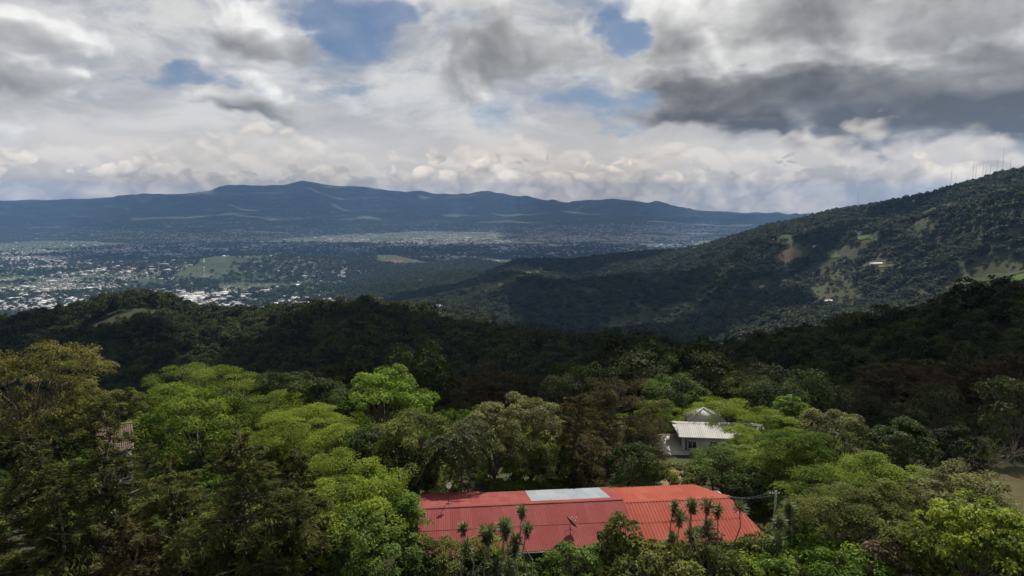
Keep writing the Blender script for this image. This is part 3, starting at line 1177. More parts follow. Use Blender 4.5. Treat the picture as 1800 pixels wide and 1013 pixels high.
def window(parent, x, y0, z, w, h, depth=.07, name='window', axis='x', sgn=-1):
    """framed window on a wall facing -y (local): frame, two panes, sill"""
    mb = MB()
    f = .06
    y1 = y0 + sgn * depth
    lo, hi = min(y0, y1), max(y0, y1)
    for (a, b, c, d) in ((x - w / 2, x + w / 2, z, z + f), (x - w / 2, x + w / 2, z + h - f, z + h), (x - w / 2, x - w / 2 + f, z + f, z + h - f), (x + w / 2 - f, x + w / 2, z + f, z + h - f), (x - f / 2, x + f / 2, z + f, z + h - f)):
        mb.box(a, b, lo, hi, c, d)
    fr = mb.build(name, M['white_paint'], parent)
    yp = y0 + sgn * depth * .4
    for s in (-1, 1):
        xa, xb = (x - w / 2 + f, x - f / 2) if s < 0 else (x + f / 2, x + w / 2 - f)
        MB().box(xa, xb, min(yp, yp + .012), max(yp, yp + .012), z + f, z + h - f).build('pane', M['glass'], fr)
    MB().box(x - w / 2 - .06, x + w / 2 + .06, min(y0, y0 + sgn * .14), max(y0, y0 + sgn * .14), z - .05, z - .003).build('sill', M['concrete'], fr)


# ------------------------------------------------------------------ long house with the red roof
HOUSE_ROT = math.atan2(2.9, 28.4)
HOUSE_X, HOUSE_Y = -7.4, 49.9


def build_long_house():
    root = thing('long_house', 'long low house with red corrugated roof and one grey metal roof panel', 'house', (HOUSE_X, HOUSE_Y, 0), HOUSE_ROT)
    L, XS = 28.5, 17.6
    E0, RZ, RV, FV, FZ = 2.55, 4.15, 4.85, 9.7, 3.0     # eave height, ridge height, ridge depth, far eave depth, far eave height
    # walls
    MB().box(.5, L - .5, .75, .95, -.4, 2.45).build('wall', M['plaster'], root)
    MB().box(.5, L - .5, FV - .95, FV - .75, -.4, 2.6).build('wall', M['plaster'], root)
    for x0 in (.5, L - .7):
        mb = MB()
        mb.hexa([(x0, .953, -.4), (x0 + .2, .953, -.4), (x0 + .2, FV - .953, -.4), (x0, FV - .953, -.4)], [(x0, .953, 2.5), (x0 + .2, .953, 2.5), (x0 + .2, FV - .953, 2.65), (x0, FV - .953, 2.65)])
        mb.build('wall', M['plaster'], root)
    for k, x in enumerate((3.0, 6.2, 9.6, 13.2, 16.0, 20.2, 23.4, 26.2)):
        if k == 3:
            d = MB().box(x - .5, x + .5, .68, .747, -.2, 1.95).build('door', M['dark_wood'], root)
            MB().box(x + .34, x + .40, .60, .677, .85, 1.0).build('handle', M['metal'], d)
        else:
            window(root, x, .747, .85, 1.5, 1.1)
    # roof boards, then sheets laid on them
    mb = MB()
    slab(mb, (0, 0, E0), (XS, 0, E0), (XS, RV, RZ), (0, RV, RZ))
    slab(mb, (0, RV + .004, RZ), (XS, RV + .004, RZ), (XS, FV, FZ), (0, FV, FZ))
    r1 = mb.build('roof', M['dark_wood'], root)
    r1['label'] = 'pinkish red corrugated roof with a grey metal panel'
    R2 = RZ - .28
    mb = MB()
    slab(mb, (XS + .01, -.15, E0 - .10), (L, -.15, E0 - .10), (L - 1.3, RV, R2), (XS + .01, RV, R2))
    slab(mb, (XS + .01, RV + .004, R2), (L - 1.3, RV + .004, R2), (L - 2.6, FV, FZ - .1), (XS + .01, FV, FZ - .1))
    r2 = mb.build('roof', M['dark_wood'], root)
    r2['label'] = 'orange-red corrugated roof with wide ribs'
    lay_sheets(r1, (0, -.18, E0 - .06), (XS, -.18, E0 - .06), (0, RV, RZ), 20, 2, M['roof_red'], .16, .018)
    zinc0 = 11
    lay_sheets(r1, (XS, FV + .15, FZ - .03), (0, FV + .15, FZ - .03), (XS, RV, RZ), 20, 2, M['roof_red'], .16, .018,
               mats=lambda c, r_: (M['roof_zinc'] if 1 <= 19 - c - 0 - zinc0 + 1 <= 8 and 19 - c >= zinc0 else M['roof_red']))
    # the far left bay stands out a little further back
    lay_sheets(r1, (5.4, FV + 1.0, FZ - .25), (0, FV + 1.0, FZ - .25), (5.4, FV + .02, FZ - .02), 6, 1, M['roof_red'], .16, .018, lift=.012)
    slab_mb = MB()
    slab(slab_mb, (0, FV + .02, FZ - .03), (5.4, FV + .02, FZ - .03), (5.4, FV + .95, FZ - .26), (0, FV + .95, FZ - .26))
    slab_mb.build('roof', M['dark_wood'], root)
    # right section: the right verge runs slantwise out to the near corner
    lay_sheets(r2, (XS + .02, -.30, E0 - .16), (L - 1.3, -.30, E0 - .16), (XS + .02, RV, R2), 11, 2, M['roof_orange'], .30, .05)
    lay_sheets(r2, (L - 2.6, FV + .12, FZ - .13), (XS + .02, FV + .12, FZ - .13), (L - 2.6, RV, R2), 10, 2, M['roof_orange'], .30, .05)

    def verge(x0, x1, y0, z0, y1, z1):
        """ribbed sheet cut to a triangle: full depth at x0, nothing left at x1"""
        xs, zs = [], []
        n = max(int(abs(x1 - x0) / .29), 2)
        for k in range(n):
            for f, up in ((0, 0), (.30, 0), (.45, .05), (.75, .05), (.90, 0)):
                xs.append(x0 + (x1 - x0) * (k + f) / n)
                zs.append(up)
        xs.append(x1)
        zs.append(0)
        v = []
        for x, up in zip(xs, zs):
            t = 1 - (x - x0) / (x1 - x0)
            for q in (0.0, t):
                v.append((x, y0 + (y1 - y0) * q, z0 + (z1 - z0) * q + .05 + up))
        mb = MB()
        mb.put(v, [(2 * i, 2 * i + 2, 2 * i + 3, 2 * i + 1) for i in range(len(xs) - 1)])
        mb.build('verge_sheet', M['roof_orange'], r2)
    verge(L - 1.3, L + .02, -.30, E0 - .16, RV, R2)
    verge(L - 2.6, L - 1.28, RV, R2, FV + .12, FZ - .13)
    # ridge caps and flashing
    for (x0, x1, z, m_, par) in ((-.05, XS + .05, RZ, 'roof_red', r1), (XS + .07, L - 1.2, R2, 'roof_orange', r2)):
        mb = MB()
        n = 6
        for k in range(n):
            a, b = x0 + (x1 - x0) * k / n, x0 + (x1 - x0) * (k + 1) / n - .01
            h = .105 + .008 * (k % 2)
            mb.put([(a, RV - .26, z - .086 + h), (b, RV - .26, z - .086 + h), (b, RV, z + h), (a, RV, z + h), (a, RV + .26, z - .062 + h), (b, RV + .26, z - .062 + h)], [(0, 1, 2, 3), (3, 2, 5, 4)])
        mb.build('ridge_cap', M[m_], par)
    # the step between the two roofs: a closing board
    mb = MB()
    mb.hexa([(XS - .03, -.2, E0 - .22), (XS + .012, -.2, E0 - .22), (XS + .012, RV, R2 - .1), (XS - .03, RV, R2 - .1)], [(XS - .03, -.2, E0 + .03), (XS + .012, -.2, E0 + .03), (XS + .012, RV, RZ + .10), (XS - .03, RV, RZ + .10)])
    mb.build('verge_board', M['roof_red'], root)
    MB().tube([(0, -.26, E0 - .13), (XS - .1, -.26, E0 - .15)], .06, 6).build('gutter', M['metal'], root)
    # small mast aerial on the ridge
    def local(x, y, z):
        c, s = math.cos(HOUSE_ROT), math.sin(HOUSE_ROT)
        return (HOUSE_X + c * x - s * y, HOUSE_Y + s * x + c * y, z)
    m_ = thing('mast_aerial', 'small round white dish on a thin mast at the ridge of the red roof', 'antenna', local(2.55, RV + .55, RZ + .02), .25)
    MB().tube([(0, 0, 0), (0, 0, 1.55)], .028, 6).build('mast', M['dark_metal'], m_)
    MB().box(-.22, .22, -.10, .10, -.02, .03).build('foot_plate', M['dark_metal'], m_)
    dish_mesh(m_, (0, -.10, 1.66), .25, (.06, -1.0, .12), 'white_paint', 1.0)
    MB().tube([(0, -.08, 1.50), (0, -.34, 1.44)], .018, 5).build('feed_arm', M['red_paint'], m_)
    MB().box(-.06, .06, -.42, -.32, 1.39, 1.50).build('receiver', M['red_paint'], m_)
    MB().tube([(0, .0, 1.3), (-1.1, -.35, .02)], .007, 4).build('stay_wire', M['wire'], m_)
    # big mesh dish on the near slope
    zs = E0 + (RZ - E0) * 1.2 / RV
    m_ = thing('satellite_dish', 'large dark mesh satellite dish tilted on the red roof', 'satellite dish', local(12.3, 1.2, zs + .05), .1)
    MB().tube([(0, 0, 0), (0, 0, .78)], .035, 6).build('mast', M['dark_metal'], m_)
    mb = MB()
    for k in range(3):
        a = 2 * PI * k / 3 + .5
        mb.tube([(0, 0, .5), (.5 * math.cos(a), .5 * math.sin(a), .02 + .16 * math.sin(a))], .016, 4)
    mb.build('tripod', M['dark_metal'], m_)
    dish_mesh(m_, (.03, 0, .98), .60, (.78, .24, .58), 'dark_metal', .22)
    mb = MB()
    for k in range(3):
        a = 2 * PI * k / 3
        n_ = Vector((.78, .24, .58)).normalized()
        u_ = n_.orthogonal().normalized()
        v_ = n_.cross(u_)
        e_ = Vector((.03, 0, .98)) + (u_ * math.cos(a) + v_ * math.sin(a)) * .55 + n_ * .16
        mb.tube([e_, Vector((.03, 0, .98)) + n_ * .62], .010, 4)
    mb.build('feed_strut', M['metal'], m_)
    n_ = Vector((.78, .24, .58)).normalized()
    c_ = Vector((.03, 0, .98)) + n_ * .62
    MB().box(c_.x - .05, c_.x + .05, c_.y - .05, c_.y + .05, c_.z - .05, c_.z + .05).build('receiver', M['metal'], m_)
    return local


def dish_mesh(parent, c, r, n, mat, depth):
    """shallow paraboloid dish with rim, facing n"""
    n = Vector(n).normalized()
    u = n.orthogonal().normalized()
    v = n.cross(u)
    c = Vector(c)
    K, J = 24, 5
    V, Q = [c], []
    for j in range(1, J + 1):
        q = j / J
        for k in range(K):
            a = 2 * PI * k / K
            V.append(c + (u * math.cos(a) + v * math.sin(a)) * r * q + n * (.26 * r * q * q))
    T = [(0, 1 + k, 1 + (k + 1) % K) for k in range(K)]
    for j in range(J - 1):
        for k in range(K):
            Q.append((1 + j * K + k, 1 + (j + 1) * K + k, 1 + (j + 1) * K + (k + 1) % K, 1 + j * K + (k + 1) % K))
    mb = MB()
    mb.put([tuple(p) for p in V], Q, T)
    d = mb.build('reflector', M[mat], parent, smooth=True)
    mb = MB()
    ring = [c + (u * math.cos(2 * PI * k / K) + v * math.sin(2 * PI * k / K)) * r + n * (.26 * r) for k in range(K + 1)]
    mb.tube([tuple(p) for p in ring], .014, 4)
    mb.build('rim', M['metal'], d)


HOUSE_LOCAL = build_long_house()


# ------------------------------------------------------------------ utility pole and wires
def build_pole():
    x, y = 22.55, 55.6
    z = float(ground(x, y))
    p = thing('utility_pole', 'grey concrete utility pole at the right end of the red roof', 'utility pole', (x, y, z))
    MB().tube([(0, 0, -.4), (0, 0, 5.3)], [.13, .09], 8).build('pole', M['concrete'], p)
    MB().box(-.55, .35, -.05, .05, 4.95, 5.07).build('cross_arm', M['dark_wood'], p)
    for k in (-.5, -.25, .28):
        MB().tube([(k, 0, 5.07), (k, 0, 5.2)], .035, 6).build('insulator', M['white_paint'], p)
    a = HOUSE_LOCAL(27.0, 4.9, 3.95)
    for k, (dx, dz) in enumerate(((-.5, 0.0), (-.25, -.18), (.28, -2.5))):
        s = np.array([x + dx, y, z + 5.14 + dz])
        e = np.array(a) + np.array([.05 * k, -.1 * k, .02 * k]) if k < 2 else np.array(HOUSE_LOCAL(27.9, .3, 2.72))
        t = np.linspace(0, 1, 12)[:, None]
        q = s + (e - s) * t
        q[:, 2] -= .28 * 4 * (t * (1 - t))[:, 0]
        w = MB().tube(q, .020, 5).build('power_cable', M['wire'])
        tag(w, ['upper pale cable from the pole to the ridge of the red roof', 'second pale cable just under the upper one', 'low sagging cable from the pole to the near eave'][k], 'cable', 'cables between pole and house')


build_pole()


# ------------------------------------------------------------------ white house among the trees
def build_white_house():
    x, y = 25.4, 84.0
    z = float(ground(x, y)) - .2
    base = CAM_H + y * ray(1245, 770)[2] / ray(1245, 770)[1]      # height of the main near eave
    root = thing('white_house', 'white house with pale metal roofs half hidden among trees', 'house', (x, y, z), -.10)
    e = base - z
    # main block
    MB().box(-3.4, 6.6, .6, 5.8, -1.0, e - .16).build('wall', M['white_wall'], root)
    for k, xx in enumerate((-2.2, .4, 3.2)):
        window(root, xx, .597, e - 1.75, 1.1, 1.05)
    MB().box(-3.10, -2.85, .57, .597, e - 3.4, e - .5).build('downpipe', M['dark_metal'], root)
    mb = MB()
    slab(mb, (-3.9, 0, e), (7.2, 0, e), (6.9, 3.2, e + .85), (-4.6, 3.2, e + .85), .12)
    slab(mb, (-4.6, 3.204, e + .85), (6.9, 3.204, e + .85), (7.2, 6.4, e - .1), (-3.9, 6.4, e - .1), .12)
    r = mb.build('roof', M['white_wall'], root)
    lay_sheets(r, (-4.0, -.1, e), (7.2, -.1, e), (-4.0, 3.2, e + .87), 14, 1, M['roof_white'], .27, .045)
    lay_sheets(r, (7.2, 6.5, e - .1), (-4.0, 6.5, e - .1), (7.2, 3.2, e + .87), 14, 1, M['roof_white'], .27, .045)
    mb = MB()
    mb.put([(-4.9, 2.9, e + .86), (7.2, 2.9, e + .86), (7.2, 3.2, e + 1.0), (-4.9, 3.2, e + 1.0), (-4.9, 3.5, e + .86), (7.2, 3.5, e + .86)], [(0, 1, 2, 3), (3, 2, 5, 4)])
    mb.build('ridge_cap', M['roof_white'], r)
    # pyramid roof behind
    px0, px1, py0, py1, pz = -2.4, 2.6, 3.5, 7.2, e + .95
    MB().box(px0 + .5, px1 - .5, py0 + .6, py1 - .5, e - .6, pz - .05).build('upper_wall', M['white_wall'], root)
    apex = (.5 * (px0 + px1) - .2, .5 * (py0 + py1), pz + 1.35)
    mb = MB().put([(px0, py0, pz), (px1, py0, pz), (px1, py1, pz), (px0, py1, pz), apex], [(3, 2, 1, 0)], [(0, 1, 4), (1, 2, 4), (2, 3, 4), (3, 0, 4)])
    pr = mb.build('pyramid_roof', M['roof_white'], root)
    mb = MB()
    for c in ((px0, py0), (px1, py0), (px1, py1), (px0, py1)):
        mb.tube([(c[0], c[1], pz + .03), (apex[0], apex[1], apex[2] + .03)], .07, 5)
    mb.build('hip_cap', M['roof_white'], pr)
    # lower wing at the left: slope falls towards the viewer
    mb = MB()
    slab(mb, (-5.6, -2.4, e - 3.3), (-2.3, -1.9, e - 3.3), (-3.45, 2.6, e - .75), (-7.1, 2.6, e - .75), .12)
    lw = mb.build('lean_to_roof', M['roof_white'], root)
    lay_sheets(lw, (-5.75, -2.4, e - 3.29), (-2.4, -1.95, e - 3.29), (-7.0, 2.6, e - .73), 6, 1, M['roof_white'], .2, .03)
    MB().box(-5.6, -3.45, .3, 2.5, -1.0, e - 2.05).build('wing_wall', M['white_wall'], root)


build_white_house()


# ------------------------------------------------------------------ brown tiled roof behind the conifers at the left
def build_brown_house():
    p = np.array(ray(203, 800))
    y = 66.0
    x = y * p[0] / p[1]
    z = float(ground(x, y))
    zt = CAM_H + (y + 3) * ray(205, 746)[2] / ray(205, 746)[1] - z        # ridge height
    ze = CAM_H + y * ray(205, 795)[2] / ray(205, 795)[1] - z
    ze = max(ze, 2.4)
    root = thing('brown_house', 'small house with old brown tiled roof behind the dark conifers', 'house', (x, y, z), .52, None, (.72, 1, 1))
    MB().box(-2.0, 2.0, .5, 4.5, -.5, ze - .12).build('wall', M['plaster'], root)
    window(root, -.8, .497, ze - 1.5, 1.2, 1.0)
    dz = zt - ze
    mb = MB()
    slab(mb, (-2.3, 0, ze), (2.3, 0, ze), (2.3, 3.0, zt), (-2.3, 3.0, zt), .12)
    slab(mb, (-2.3, 3.004, zt), (2.3, 3.004, zt), (2.3, 6, ze), (-2.3, 6, ze), .12)
    r = mb.build('roof', M['brown_tile'], root)
    # rows of barrel tiles
    tl = MB()
    n_ = math.hypot(3.0, dz)
    for k in range(1):
        t = np.linspace(0, PI, 5)
        ring = np.stack([-.12 * np.cos(t), np.zeros(5), .035 * np.sin(t)], -1)
        ring2 = ring * np.array([.82, 1, .85]) + np.array([0, n_ / 9 + .06, 0])
        tl.put(np.concatenate([ring, ring2]), [(i, i + 1, 5 + i + 1, 5 + i) for i in range(4)])
    tm = tl.mesh('tile', smooth=True)
    tm.materials.append(M['brown_tile'])
    ang = math.atan2(dz, 3.0)
    rg = random.Random(4)
    for c in range(18):
        for w in range(9):
            o = bpy.data.objects.new('tile', tm)
            COL.objects.link(o)
            o.parent = r
            q = w / 9
            o.location = (-2.15 + .253 * c, 3.0 * q - .03, ze + dz * q + .03 + rg.uniform(0, .015))
            o.rotation_euler = (ang - .015, 0, rg.uniform(-.04, .04))
    mb = MB()
    mb.tube([(-2.35, 3.0, zt + .03), (2.35, 3.0, zt + .03)], .13, 8)
    mb.build('ridge_tile', M['brown_tile'], r)


build_brown_house()


# ------------------------------------------------------------------ path, lawn, hedges
def draped(name, mat, corners, label, nx=10, ny=10, lift=.03, kind='structure', rag=.0):
    """a sheet laid on the terrain between four corners (x, y)"""
    c = np.array(corners, float)
    s, t = np.meshgrid(np.linspace(0, 1, nx), np.linspace(0, 1, ny), indexing='ij')
    P = (c[0] * ((1 - s) * (1 - t))[..., None] + c[1] * (s * (1 - t))[..., None] + c[2] * (s * t)[..., None] + c[3] * ((1 - s) * t)[..., None])
    if rag:
        edge = np.minimum(np.minimum(s, 1 - s), np.minimum(t, 1 - t)) < 1e-6
        P[..., 0] += rag * (vnoise(P[..., 0] / rag * .5, P[..., 1] / rag * .5, 3) - .5) * edge * 2
        P[..., 1] += rag * (vnoise(P[..., 0] / rag * .5, P[..., 1] / rag * .5, 8) - .5) * edge * 2
    z = ground(P[..., 0], P[..., 1]) + lift
    V = np.concatenate([P, z[..., None]], -1).reshape(-1, 3)
    idx = np.arange(nx * ny).reshape(nx, ny)
    q = np.stack([idx[:-1, :-1], idx[1:, :-1], idx[1:, 1:], idx[:-1, 1:]], -1).reshape(-1, 4)
    o = obj(name, mesh_np(name, V, q, smooth=True), M[mat])
    return tag(o, label, None, None, kind)


draped('dirt_path', 'dirt', [(13.2, 62), (16.6, 62), (21.0, 80), (19.0, 80)], 'short bare earth path behind the red roof', 8, 40, .05, rag=.22)
draped('lawn', 'lawn', [(44, 64), (66, 60), (70, 82), (49, 80)], 'strip of dry lawn at the right edge', 12, 12, .05, rag=2.0)


def hedge(name, label, a, b, h, d, leaf='hedge', n=5200):
    """clipped box hedge: square-cut body of small leaves"""
    rng = np.random.default_rng(int(abs(a[0] * 100)))
    a, b = np.array(a, float), np.array(b, float)
    L = np.linalg.norm(b - a)
    z = float(ground(*((a + b) / 2)))
    ang = math.atan2(b[1] - a[1], b[0] - a[0])
    root = thing(name, label, 'hedge', (a[0], a[1], z), ang)
    # leaves on top and the faces, jittered
    f = rng.random(n)
    P = np.stack([rng.uniform(0, L, n), rng.uniform(-d / 2, d / 2, n), rng.uniform(.0, h, n)], -1)
    N = np.zeros((n, 3))
    top = f < .5
    P[top, 2] = h + rng.normal(0, .035, top.sum())
    N[top] = (0, 0, 1)
    fr = (f >= .5) & (f < .85)
    P[fr, 1] = -d / 2 + rng.normal(0, .03, fr.sum())
    N[fr] = (0, -1, .2)
    en = f >= .85
    P[en, 0] = np.where(rng.random(en.sum()) < .5, 0, L) + rng.normal(0, .03, en.sum())
    N[en] = (1, 0, .2)
    N = N + rng.normal(0, .45, (n, 3))
    p = Plant(1)
    p.leaves(P, N, rng.normal(size=(n, 3)), .14 * rng.uniform(.7, 1.3, n), .09, .5 + rng.normal(0, .2, n))
    obj('foliage', p.leaf_mesh('foliage'), LEAF[leaf], root)
    MB().box(.05, L - .05, -d / 2 + .05, d / 2 - .05, -.3, h - .06).build('core', LEAF['dark'], root)


hedge('clipped_hedge', 'long clipped bright green hedge behind the middle of the red roof', (-2.4, 64.2), (5.0, 65.2), 2.25, 1.8)
hedge('clipped_hedge', 'short end of clipped hedge at the right of the grey roof panel', (8.4, 63.2), (10.4, 63.3), 2.3, 1.2, n=1800)
# ------------------------------------------------------------------ clouds added out of view overhead, shaped so their shade lies on the land
def build_shade_clouds():
    m_, g, out = new_mat('cloud_white')
    d = g.node('ShaderNodeBsdfDiffuse')
    d.inputs[0].default_value = (.8, .8, .8, 1)
    t = g.node('ShaderNodeBsdfTranslucent')
    t.inputs[0].default_value = (.8, .8, .8, 1)
    mx = g.node('ShaderNodeMixShader')
    mx.inputs[0].default_value = .35
    g.put(mx.inputs[1], d.outputs[0])
    g.put(mx.inputs[2], t.outputs[0])
    g.t.links.new(mx.outputs[0], out.inputs['Surface'])
    HIGH = 10400.0

    def over(x, y, z, H):
        """point of the cloud deck whose shade falls on x, y, z"""
        k = (H - z) / SUN_DIR.z
        return x + SUN_DIR.x * k, y + SUN_DIR.y * k
    edge = [(x, 228 + .00004 * x * x, -40, 130, 125) for x in range(-520, 260, 85)]
    edge += [(250, 215, -30, 110, 100), (150, 225, -30, 110, 95), (190, 135, -15, 90, 48), (110, 150, -15, 55, 42), (55, 158, -18, 60, 42), (5, 165, -20, 60, 44), (150, 120, -12, 50, 28), (270, 150, -15, 85, 75)]
    decks = [
        ('broad unseen cumulus cloud placed overhead to shade the near wooded ridge', edge + [(-620, 640, -100, 470, 330), (-150, 580, -90, 420, 330), (250, 540, -80, 330, 290), (-350, 400, -60, 320, 160), (60, 400, -60, 330, 170), (420, 330, -50, 200, 190), (-900, 950, -140, 330, 300), (500, 480, -60, 180, 160)]),
        ('unseen cumulus cloud placed overhead to shade the large side hill', [(250, 1500, -260, 330, 320), (560, 1750, -180, 260, 280), (300, 2250, -260, 420, 330), (-100, 1300, -300, 300, 260), (1350, 2300, 20, 200, 160), (760, 2450, 0, 240, 150), (1000, 2150, -40, 170, 130), (700, 2050, -100, 150, 120)]),
        ('high unseen cloud sheet added overhead to shade the far mountain and the valley', [(x * 3100 + (y % 2) * 1500, 7600 + y * 2700, -300, 2300, 1900) for y in range(0, 7) for x in range(-5, 4) if y > 1 or (x * 7 + y * 5) % 3 != 1]),
        ('long unseen cumulus cloud placed overhead to shade the near part of the valley', [(-300, 2700, -500, 900, 330), (500, 3500, -450, 900, 380), (-1500, 3000, -500, 700, 280)]),
    ]
    rng = np.random.default_rng(8)
    import bmesh
    for lab, blobs in decks:
        H = HIGH if lab.startswith('high') else 2100.0
        big = H / 2100.0
        bm = bmesh.new()
        for (x, y, z, rx, ry) in blobs:
            cx, cy = over(x, y, z, H)
            for k in range(9):
                a = rng.uniform(0, 2 * PI)
                q = rng.uniform(.2, .5) if k else 0
                s = rng.uniform(.40, .55) if k else .72
                from mathutils import Matrix
                mt = Matrix.Translation((cx + rx * q * math.cos(a), cy + ry * q * math.sin(a), H + rng.uniform(0, 60))) @ Matrix.Diagonal((rx * s, ry * s, min(rx, ry) * s * (.55 if big < 2 else .15), 1))
                bmesh.ops.create_icosphere(bm, subdivisions=3 if big < 2 else 2, radius=1.0, matrix=mt)
        me = bpy.data.meshes.new('cloud')
        bm.to_mesh(me)
        bm.free()
        co = np.zeros(len(me.vertices) * 3, dtype=np.float32)
        me.vertices.foreach_get('co', co)
        co = co.reshape(-1, 3)
        dsp = (fbm(co[:, 0] / 120 / big, co[:, 1] / 120 / big, 4, 77) - .5) * 90
        co[:, 2] += np.where(co[:, 2] > H, np.abs(dsp), dsp * .3)
        co[:, 0] += (fbm(co[:, 0] / 90 / big, co[:, 1] / 90 / big, 4, 78) - .5) * 50 * big ** 1.7
        co[:, 1] += (fbm(co[:, 0] / 90 / big + 50, co[:, 1] / 90 / big, 4, 79) - .5) * 50 * big ** 1.7
        me.vertices.foreach_set('co', co.ravel())
        me.polygons.foreach_set('use_smooth', np.ones(len(me.polygons), dtype=bool))
        me.update()
        o = obj('cloud', me, m_)
        tag(o, lab, 'cloud', None, 'stuff')


build_shade_clouds()


# ------------------------------------------------------------------ scattered woods as one mass each
def proto_collection(name, plants, leaf, bark=None):
    """unlinked collection of crown meshes that a mass of wood repeats"""
    c = bpy.data.collections.new(name)
    for k, p in enumerate(plants):
        me = p.leaf_mesh(name)
        me.materials.append(LEAF[leaf] if isinstance(leaf, str) else leaf[k % len(leaf)])
        o = bpy.data.objects.new(name, me)
        c.objects.link(o)
    return c


def scatter(name, label, cat, pts, scl, rot, pick, coll, zscl=None):
    n = len(pts)
    me = bpy.data.meshes.new(name)
    me.vertices.add(n)
    me.vertices.foreach_set('co', np.asarray(pts, dtype=np.float32).ravel())
    for nm, typ, val in (('scl', 'FLOAT', scl), ('rot', 'FLOAT', rot), ('pick', 'INT', pick), ('zs', 'FLOAT', np.ones(n) if zscl is None else zscl)):
        a = me.attributes.new(nm, typ, 'POINT')
        a.data.foreach_set('value', np.asarray(val, dtype=np.int32 if typ == 'INT' else np.float32))
    me.update()
    o = obj(name, me)
    t = bpy.data.node_groups.new(name, 'GeometryNodeTree')
    t.interface.new_socket("Geometry", in_out='INPUT', socket_type='NodeSocketGeometry')
    t.interface.new_socket("Geometry", in_out='OUTPUT', socket_type='NodeSocketGeometry')
    N, Lk = t.nodes.new, t.links.new
    gi, go = N('NodeGroupInput'), N('NodeGroupOutput')

    def na(nm, typ):
        q = N('GeometryNodeInputNamedAttribute')
        q.data_type = typ
        q.inputs[0].default_value = nm
        return q.outputs[0]
    ci = N('GeometryNodeCollectionInfo')
    ci.inputs[0].default_value = coll
    ci.inputs[1].default_value = True
    ci.inputs[2].default_value = True
    ip = N('GeometryNodeInstanceOnPoints')
    Lk(gi.outputs[0], ip.inputs['Points'])
    Lk(ci.outputs[0], ip.inputs['Instance'])
    ip.inputs['Pick Instance'].default_value = True
    Lk(na('pick', 'INT'), ip.inputs['Instance Index'])
    cr = N('ShaderNodeCombineXYZ')
    Lk(na('rot', 'FLOAT'), cr.inputs[2])
    Lk(cr.outputs[0], ip.inputs['Rotation'])
    cs = N('ShaderNodeCombineXYZ')
    s = na('scl', 'FLOAT')
    Lk(s, cs.inputs[0])
    Lk(s, cs.inputs[1])
    mz = N('ShaderNodeMath')
    mz.operation = 'MULTIPLY'
    Lk(s, mz.inputs[0])
    Lk(na('zs', 'FLOAT'), mz.inputs[1])
    Lk(mz.outputs[0], cs.inputs[2])
    Lk(cs.outputs[0], ip.inputs['Scale'])
    Lk(ip.outputs[0], go.inputs[0])
    md = o.modifiers.new('scatter', 'NODES')
    md.node_group = t
    return tag(o, label, cat, None, 'stuff')


def crown_lod(seed, h, w, n, leaf, **kw):
    p = broad_tree(seed, h, w, n, leaf=leaf, base=.12, lobes=5, clump=kw.pop('clump', w * .16), **kw)
    return p


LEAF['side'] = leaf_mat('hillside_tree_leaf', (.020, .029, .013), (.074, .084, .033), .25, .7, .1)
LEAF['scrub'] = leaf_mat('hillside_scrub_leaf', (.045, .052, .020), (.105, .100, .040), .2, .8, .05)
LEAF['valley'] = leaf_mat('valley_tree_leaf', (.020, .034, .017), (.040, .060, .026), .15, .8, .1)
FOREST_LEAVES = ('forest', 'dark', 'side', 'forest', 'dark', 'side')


def sunk_grid(n, amin, amax, dmin, dmax, rng):
    """points spread evenly over the ground of a wedge"""
    a = rng.uniform(amin, amax, n)
    r = np.sqrt(rng.uniform(dmin ** 2, dmax ** 2, n))
    return a, r


